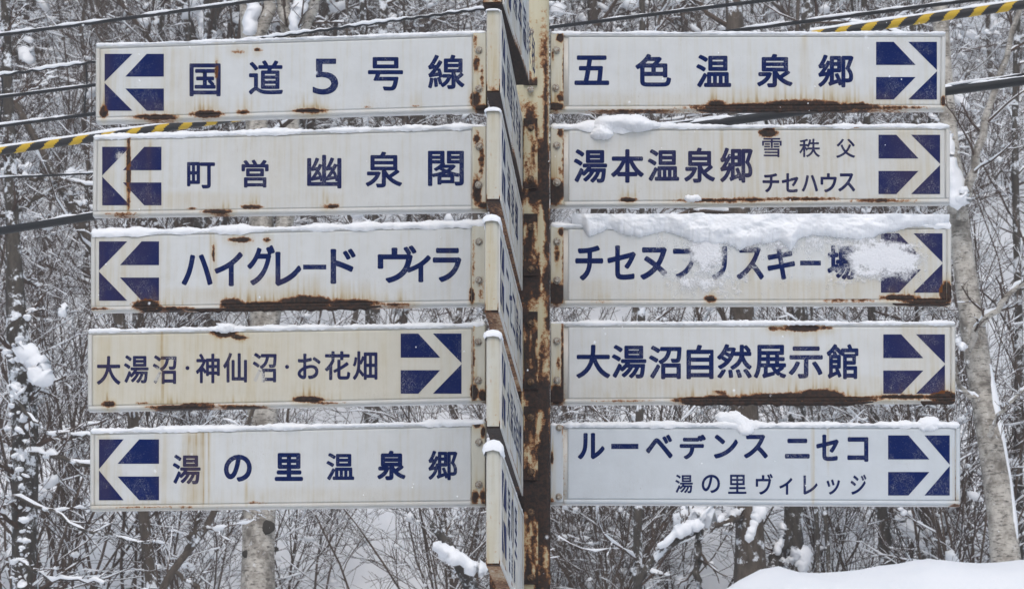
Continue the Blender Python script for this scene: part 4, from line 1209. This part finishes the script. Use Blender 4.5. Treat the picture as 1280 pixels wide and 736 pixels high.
# ------------------------------------------------------------------ the trees one can pick out
def hero_tree(name, label, pts, ydepth, radii_px, bmat, n1=10, tmat='twig', seed=1, t0=.2, knots=(), snow_side=0.0, blobs_px=(), limbs=(), ln=(.12, .3), loads=()):
    """trunk through photo points at one depth; radii in photo pixels; limbs: extra big branches"""
    g = np.random.default_rng(seed)
    s = (ydepth + CD) / math.cos(TH) / F
    Pw = [at(px, py, ydepth + dy) for (px, py, dy) in pts]
    b = Pw[0].copy(); gzb = float(gz(b.x, b.y)) - .25
    if b.z > gzb:                                        # carry the trunk down to the ground
        dirv = (Pw[0] - Pw[1]).normalized(); dirv = Vector((dirv.x * .3, 0, -1)).normalized()
        nb = Pw[0] + dirv * ((b.z - gzb) / -dirv.z)
        Pw.insert(0, nb); radii_px = [radii_px[0] * 1.15] + list(radii_px)
    P = np.array(Pw); t = np.r_[0, np.cumsum(np.linalg.norm(np.diff(P, axis=0), axis=1))]; t /= t[-1]
    K = 26; tt = np.linspace(0, 1, K)
    Q = np.stack([np.interp(tt, t, P[:, i]) for i in range(3)], 1)
    for _ in range(2): Q[1:-1] = (Q[:-2] + 2 * Q[1:-1] + Q[2:]) / 4
    R = np.interp(tt, t, np.array(radii_px) * s)
    R = R * (1 + (g.random(K) - .5) * .08)
    root = empty(name, tuple(Q[0]))
    props(root, label, 'tree')
    Q -= Q[0]; o0 = np.array(root.location)
    V, F_ = tubes(Q[None], R[None], 18)
    link('trunk', mesh_np('trunk', V, F_), M[bmat], root, smooth=True)
    P0, R0 = Q[None], R[None]
    gr, sg = [], []
    if limbs:
        for (lp, r0, r1) in limbs:
            L = np.array([at(px, py, ydepth + dy) for (px, py, dy) in lp]) - o0
            tl = np.linspace(0, 1, len(L)); K1 = 14; t1 = np.linspace(0, 1, K1)
            LP = np.stack([np.interp(t1, tl, L[:, i]) for i in range(3)], 1)
            LP[1:-1] = (LP[:-2] + 2 * LP[1:-1] + LP[2:]) / 4
            LP[1:, :] += g.normal(size=(K1 - 1, 3)) * .012
            LR = np.linspace(r0 * s, r1 * s, K1)
            Vl, Fl = tubes(LP[None], LR[None], 9)
            link('limb', mesh_np('limb', Vl, Fl), M[bmat], root, smooth=True)
            sg.append(snow_on(LP[None], LR[None], g, 2.5 * s, .85, 7))
            P2, R2 = grow(LP[None], LR[None], 8, .2, .98, (.15, .4), (.4, 1.1), 6, g, .03, .16, .5, .014, .4)
            P3, R3 = grow(P2, R2, 5, .1, .97, (.3, .7), (.35, 1.), 4, g, .02, .2, .7, .006, .5)
            gr += [tubes(P2, R2, 4), tubes(P3, np.maximum(R3, .0025), 3)]
            sg += [snow_on(P2, R2, g, .012, .6, 5), snow_on(P3, R3, g, .006, .4, 4)]
    if n1:
        P1, R1 = grow(P0, R0, n1, t0, .98, ln, (.7, 1.4), 9, g, .05, .15, .32, .03, .2)
        P2, R2 = grow(P1, R1, 6, .12, .97, (.28, .55), (.4, 1.1), 6, g, .03, .17, .6, .013, .4)
        P3, R3 = grow(P2, R2, 4, .1, .97, (.35, .7), (.35, 1.0), 4, g, .02, .2, .7, .006, .55)
        gr += [tubes(P1, R1, 5), tubes(P2, R2, 4), tubes(P3, np.maximum(R3, .0026), 3)]
        sg += [snow_on(P1, R1, g, .02, .65, 6), snow_on(P2, R2, g, .012, .6, 5), snow_on(P3, R3, g, .006, .35, 4)]
    if gr:
        o = link('branches', mesh_np('branches', *merge(gr)), M[tmat], root); o['kind'] = 'stuff'
    bl = None
    if blobs_px:
        C = np.array([np.array(at(px, py, ydepth + dy)) for (px, py, r, dy) in blobs_px]) - o0
        bl = blobs(C, [r * s for (_, _, r, _) in blobs_px], g, 2)
    for q_, (lp, ra, rb, dy) in enumerate(loads):        # cushions and pillars of packed snow
        L = np.array([np.array(at(px, py, ydepth + dy)) for (px, py) in lp]) - o0
        tl = np.linspace(0, 1, len(L)); K1 = 26; t1 = np.linspace(0, 1, K1)
        LP = np.stack([np.interp(t1, tl, L[:, i]) for i in range(3)], 1)
        LP[1:-1] = (LP[:-2] + 2 * LP[1:-1] + LP[2:]) / 4
        env = np.sqrt(np.clip(1 - (2 * t1 - 1) ** 4, 0, 1)) + .01
        rr_ = (ra + (rb - ra) * t1) * s * env ** .7 * (.35 + 1.3 * fbm(t1 * 7, 0 * t1, seed * 3 + q_))
        LP = LP + np.c_[fbm(t1 * 6, 0 * t1, seed + 7) - .5, 0 * t1, fbm(t1 * 6, 0 * t1, seed + 8) - .5] * ra * s * 1.6
        Vq, Fq = tubes(LP[None], rr_[None], 14)
        cen = np.repeat(LP, 14, 0); dv = Vq - cen
        an_ = np.tile(np.arange(14), K1)
        dv *= (.5 + 1.0 * fbm(np.cos(an_ * .449) * 1.6 + 5, np.repeat(t1, 14) * 6 + np.sin(an_ * .449) * 1.6, seed * 5 + q_, 3))[:, None]
        sg.append((cen + dv, Fq))
    if snow_side:                                       # snow plastered on the windward side of the trunk
        m = np.clip(fbm(tt * 14, 0 * tt, seed) * 3 - 1.1, 0, 1) * snow_side
        SP = Q + np.c_[R * .55 * np.sign(snow_side) * 1, -R * .3, 0 * R]
        sg.append(tubes(SP[None], (np.abs(m) * R * .62 + 1e-4)[None], 10))
    if sg or bl:
        if sg: V, F_ = merge(sg)
        else: V, F_ = np.zeros((0, 3)), np.zeros((0, 4), int)
        me = mesh_np('branch_snow', np.r_[V, bl[0]], F_, bl[1] + len(V)) if bl else mesh_np('branch_snow', V, F_)
        o = link('branch_snow', me, M['snow'], root, smooth=True); o['kind'] = 'stuff'
    for (px, py, r) in knots:
        bm = bmesh.new(); bmesh.ops.create_icosphere(bm, subdivisions=2, radius=r * s)
        for v in bm.verts: v.co = (v.co.x * 1.15, v.co.y * .14, v.co.z * (.8 + .1 * g.random()))
        me = bpy.data.meshes.new('knot'); bm.to_mesh(me); bm.free()
        o = link('knot', me, M['knot'], root, smooth=True)
        i = int(np.argmin([abs((np.array(at(px, py, ydepth))[2]) - (q[2] + o0[2])) for q in Q]))
        pw = np.array(at(px, py, ydepth)) - o0
        off = pw[0] - Q[i][0]; yy = Q[i][1] - math.sqrt(max(R[i] ** 2 - off ** 2, 0))
        o.location = (pw[0], yy + .004, pw[2])
    return root

hero_tree('birch_tree', 'pale thick birch leaning left beside the right ends of the signs', [(1260, 740, 0), (1255, 660, 0), (1248, 600, 0), (1234, 525, 0), (1226, 480, .1), (1214, 392, .1), (1204, 330, .1), (1199, 278, .1), (1193, 235, .2), (1186, 170, .2), (1176, 40, .3), (1170, -120, .4), (1163, -400, .6)],
          15.2, [19, 18.5, 17.5, 16, 16, 16, 14, 13, 12.5, 11, 10, 8, 5], 'birch', 9, 'twig2', 41, .55, snow_side=1,
          loads=(([(1184, 160), (1188, 195), (1193, 235), (1200, 262)], 8, 9, -.2), ([(1203, 240), (1210, 252)], 7, 6, -.25), ([(1194, 420), (1208, 436)], 5, 4, -.35)),
          limbs=(([(1202, 275, -.1), (1210, 240, -.2), (1222, 190, -.3), (1238, 130, -.4), (1262, 60, -.5), (1290, -30, -.6)], 7, 3),
                 ([(1208, 440, -.1), (1230, 400, -.3), (1268, 362, -.5), (1310, 330, -.6)], 5, 2.5),
                 ([(1222, 500, -.2), (1196, 478, -.3), (1192, 440, -.4)], 4, 1.5),
                 ([(1236, 545, -.2), (1250, 515, -.4), (1290, 478, -.6)], 3, 1.5)))
hero_tree('birch_tree', 'double forked birch, its pale trunk with eye shaped knots below the lowest left sign', [(322, 760, 0), (323, 640, 0), (328, 520, 0), (332, 400, 0), (326, 260, 0), (320, 140, 0), (317, 60, 0), (306, 0, 0), (292, -110, 0), (280, -400, 0)],
          16.5, [22, 20, 19, 18, 15, 14, 13, 8, 7, 5], 'birch', 8, 'twig', 42, .45,
          knots=((333, 661, 11), (310, 694, 6), (344, 686, 4)), limbs=(([(334, 420, 0), (346, 340, -.1), (358, 260, -.1), (365, 140, -.1), (365, 55, -.1), (356, 15, -.1), (344, -70, -.1)], 13, 8), ([(365, 62, -.1), (386, 18, -.2), (404, -20, -.2), (440, -100, -.2)], 9, 6), ([(317, 66, 0), (334, 18, -.1), (340, -50, -.1), (344, -160, -.1)], 9, 6)),
          loads=(([(322, -40), (321, -5), (317, 20), (315, 46)], 12, 7, -.1), ([(392, -30), (382, -4), (374, 18), (367, 42)], 13, 6, -.25)))
hero_tree('bare_tree', 'leaning double trunk with a wide stripe of snow above the numeral 5 sign', [(262, 300, 0), (250, 140, 0), (243, 50, 0), (225, 0, 0), (190, -120, 0), (150, -300, 0)],
          31, [10, 9, 8, 7, 6, 4], 'bark', 7, 'twig', 43, .5, snow_side=1, limbs=(([(252, 150, 0), (262, 60, -.1), (274, 0, -.2), (290, -90, -.3)], 6, 4),),
          loads=(([(240, -30), (246, 5), (252, 30), (254, 46)], 10, 6, -.25),))
hero_tree('bare_tree', 'dark leaning trunk at the left edge, passing from the striped sleeve to the third sign', [(150, 380, 0), (112, 300, 0), (80, 245, 0), (55, 190, 0), (30, 150, 0), (-20, 60, 0), (-60, -60, 0)],
          17, [6.5, 6, 5.5, 5, 4.5, 4, 3], 'bark', 8, 'twig', 46, .25,
          limbs=(([(75, 230, 0), (95, 255, -.3), (120, 262, -.5)], 3, 2), ([(30, 222, -.2), (70, 225, -.3), (125, 232, -.4)], 3.5, 2), ([(-30, 285, -.2), (20, 265, -.3), (75, 232, -.2)], 3.5, 2)))
g2 = np.random.default_rng(99)
vine = tuple((20 + 28 * g2.random() - 12, y + g2.normal() * 6, 1.4 + 3.4 * g2.random() ** 2, -.25 - .1 * g2.random()) for y in np.linspace(380, 736, 85))
hero_tree('vine_covered_tree', 'dark shaggy vine wrapped trunk with a big cushion of snow at the left edge', [(32, 800, 0), (30, 640, 0), (34, 520, 0), (22, 440, 0), (16, 300, 0), (10, 120, 0), (4, -100, 0)],
          15.5, [17, 16, 17, 15, 9, 7, 5], 'bark2', 26, 'twig2', 47, .05, ln=(.05, .12),
          loads=(([(22, 432), (36, 446), (50, 462), (62, 484)], 12, 13, -.4), ([(78, 385), (80, 392)], 6, 5, -.3)), blobs_px=vine,
          limbs=(([(30, 560, -.3), (70, 572, -.5), (118, 583, -.6), (160, 590, -.6)], 3.6, 2.2), ([(20, 500, -.3), (60, 542, -.5), (120, 545, -.6)], 2.5, 1.6),
                 ([(15, 620, -.3), (70, 640, -.5), (118, 668, -.6), (190, 680, -.7)], 2.6, 1.6), ([(20, 700, -.3), (60, 722, -.5), (130, 728, -.6)], 2.4, 1.4)))
hero_tree('bare_tree', 'arching snowy branch tree below the lowest left sign, left of the birch trunk', [(185, 790, 0), (205, 725, 0), (232, 692, 0), (258, 662, 0), (272, 630, 0), (300, 560, 0), (330, 470, 0)],
          14, [5.5, 5, 4.6, 4.5, 4, 3.2, 2], 'bark', 9, 'twig', 48, .3, snow_side=0, ln=(.1, .3),
          limbs=(([(232, 690, 0), (240, 665, -.1), (250, 640, -.1), (256, 600, -.1)], 3.2, 2), ([(215, 712, 0), (250, 735, 0), (270, 790, 0)], 3, 3)))
hero_tree('bare_tree', 'slim dark trunk in snow below the lowest left sign, left one of two', [(461, 705, 0), (461, 660, 0), (459, 600, 0), (462, 400, 0), (455, 100, 0), (450, -200, 0)], 27, [6.5, 6, 5.5, 5, 4.5, 3], 'bark2', 9, 'twig', 49, .15)
hero_tree('bare_tree', 'thicker dark trunk in snow below the lowest left sign, right one of two', [(492, 728, 0), (488, 680, 0), (480, 640, 0), (466, 560, 0), (470, 300, 0), (480, 0, 0), (480, -200, 0)], 26, [10, 8, 8, 7, 6.5, 6, 4], 'bark2', 9, 'twig', 50, .2)
hero_tree('tree_stump', 'broken dark stump under a slanting snow cushion, left of the lowest edge on board', [(600, 790, 0), (590, 735, 0), (575, 705, 0), (560, 680, 0), (540, 655, 0)], 16, [10, 9, 8, 7, 4], 'bark2', 12, 'twig', 51, .1,
          loads=(([(541, 676), (556, 688), (575, 700), (596, 708), (610, 712)], 9, 14, -.25),))
hero_tree('bare_tree', 'slender upright dark trunk right of the post, below the lowest right sign', [(797, 800, 0), (797, 736, 0), (797, 680, 0), (797, 630, 0), (800, 500, 0), (805, 200, 0), (800, -200, 0)], 16, [6, 5.5, 5.5, 5.5, 5, 4.5, 3], 'bark2', 14, 'twig2', 52, .08)
hero_tree('bare_tree', 'crooked snapped tree with a snow lined bend, left of the broad mossy trunk', [(795, 730, 0), (815, 700, 0), (835, 680, 0), (856, 668, 0), (878, 661, 0)], 15.5, [4, 5, 5.5, 5, 3.5], 'bark2', 7, 'twig', 53, .1,
          limbs=(([(876, 662, 0), (874, 690, 0), (872, 730, 0), (870, 790, 0)], 5, 4.5),), loads=(([(822, 683), (842, 668), (862, 656), (880, 653)], 6, 8, -.1), ([(850, 640), (870, 642), (895, 640)], 13, 13, .3)))
hero_tree('bare_tree', 'broad mossy grey trunk below the lowest right sign, snow in its fork', [(938, 760, 0), (938, 725, 0), (939, 680, 0), (936, 640, 0), (932, 560, 0), (925, 300, 0), (915, -100, 0)], 17.5, [24, 21, 18, 18, 17, 14, 10], 'bark', 8, 'twig', 54, .3,
          limbs=(([(934, 640, 0), (915, 650, -.3), (895, 655, -.4)], 5, 4),), loads=(([(950, 620), (946, 640), (942, 658), (938, 676)], 6, 6, -.42),))
hero_tree('bare_tree', 'very dark ridged trunk directly right of the broad mossy trunk', [(992, 760, 0), (992, 700, 0), (990, 650, 0), (994, 600, 0), (1000, 400, 0), (1010, 0, 0), (1010, -200, 0)], 18, [15, 13, 12, 11, 10, 8, 6], 'bark2', 8, 'twig2', 55, .3,
          limbs=(([(985, 665, -.2), (972, 690, -.3), (960, 725, -.4)], 6, 7), ([(960, 716, -.3), (975, 704, -.3), (992, 700, -.3)], 4, 3)), loads=(([(981, 655), (976, 670), (971, 692)], 5, 6, -.35), ([(992, 700), (1001, 690), (1003, 712)], 8, 10, -.4)))
for (x0, y0, x1, y1, r, lab, sd_) in ((1023, 712, 1020, 630, 3, 'thin dark sapling behind the right snow bank, left one of a close pair', 61), (1037, 710, 1030, 630, 3, 'thin dark sapling behind the right snow bank, right one of a close pair', 62)):
    hero_tree('sapling', lab, [(x0, y0 + 20, 0), (x0, y0, 0), (x1, y1, 0), (x1 - 4, y1 - 90, 0), (x1 - 20, y1 - 300, 0)], 17, [r, r, r * .9, r * .8, 1.5], 'bark2', 8, 'twig2', sd_, .3)
hero_tree('bare_tree', 'dark forked trunk left of the two leaning trunks behind the right snow bank', [(1110, 730, 0), (1110, 690, 0), (1104, 650, 0), (1096, 600, 0), (1090, 400, 0), (1080, 0, 0)], 19, [11, 10, 7, 6, 5, 4], 'bark2', 9, 'twig2', 63, .25,
          loads=(([(1120, 646), (1136, 660), (1156, 682)], 6, 8, -.3),))
hero_tree('bare_tree', 'dark knotty trunk between the forked trunk and the pale birch, behind the right snow bank', [(1154, 740, 0), (1156, 700, 0), (1158, 650, 0), (1150, 600, 0), (1150, 400, 0), (1140, 0, 0)], 19.5, [9, 8, 8, 7, 6, 4], 'bark2', 9, 'twig2', 64, .25)
hero_tree('bare_tree', 'slim brown trunk at the right edge of the photo beyond the birch', [(1276, 760, 0), (1272, 600, 0), (1274, 400, 0), (1268, 200, 0), (1272, 0, 0), (1280, -200, 0)], 20, [6, 6, 5, 4.5, 4, 3], 'bark2', 18, 'twig2', 65, .1)

# ------------------------------------------------------------------ falling snow
bm = bmesh.new(); bmesh.ops.create_icosphere(bm, subdivisions=1, radius=1)
bv = np.array([v.co[:] for v in bm.verts]); bm.verts.index_update(); bt = np.array([[v.index for v in f.verts] for f in bm.faces]); bm.free()
gf = np.random.default_rng(3); Vs, Ts = [], []
for k_ in range(600):
    d = gf.uniform(7, 34); y = d - CD
    c = np.array([gf.uniform(-.17, .17) * d, y, 1.6 + d * gf.uniform(.1, .33)])
    if abs(y) < .25 and abs(c[0]) < 2.4: continue
    Vs.append(bv * gf.uniform(.0012, .0032) * (1, 1, 1.2) + c); Ts.append(bt + 12 * len(Ts))
props(link('falling_snow', mesh_np('falling_snow', np.concatenate(Vs), T=np.concatenate(Ts)), M['snow']), 'sparse snowflakes drifting down in front of the signs and trees', kind='stuff')

# ------------------------------------------------------------------ snow-thick air
zh = 47.0
me = mesh_np('haze', [(x, y, z) for z in (-2.5, zh) for y in (-152, 202) for x in (-222, 222)],
             [(0, 2, 3, 1), (4, 5, 7, 6), (0, 1, 5, 4), (2, 6, 7, 3), (0, 4, 6, 2), (1, 3, 7, 5)])
hm = bpy.data.materials.new('snowy_air'); hm.use_nodes = True
hn = hm.node_tree; hn.nodes.remove(hn.nodes['Principled BSDF'])
pv = hn.nodes.new('ShaderNodeVolumePrincipled'); pv.inputs['Density'].default_value = 0.0018; pv.inputs['Color'].default_value = (0.92, 0.95, 1.0, 1)
hn.links.new(pv.outputs[0], hn.nodes['Material Output'].inputs['Volume'])
props(link('haze', me, hm), kind='stuff', label='pale air thick with fine falling snow')
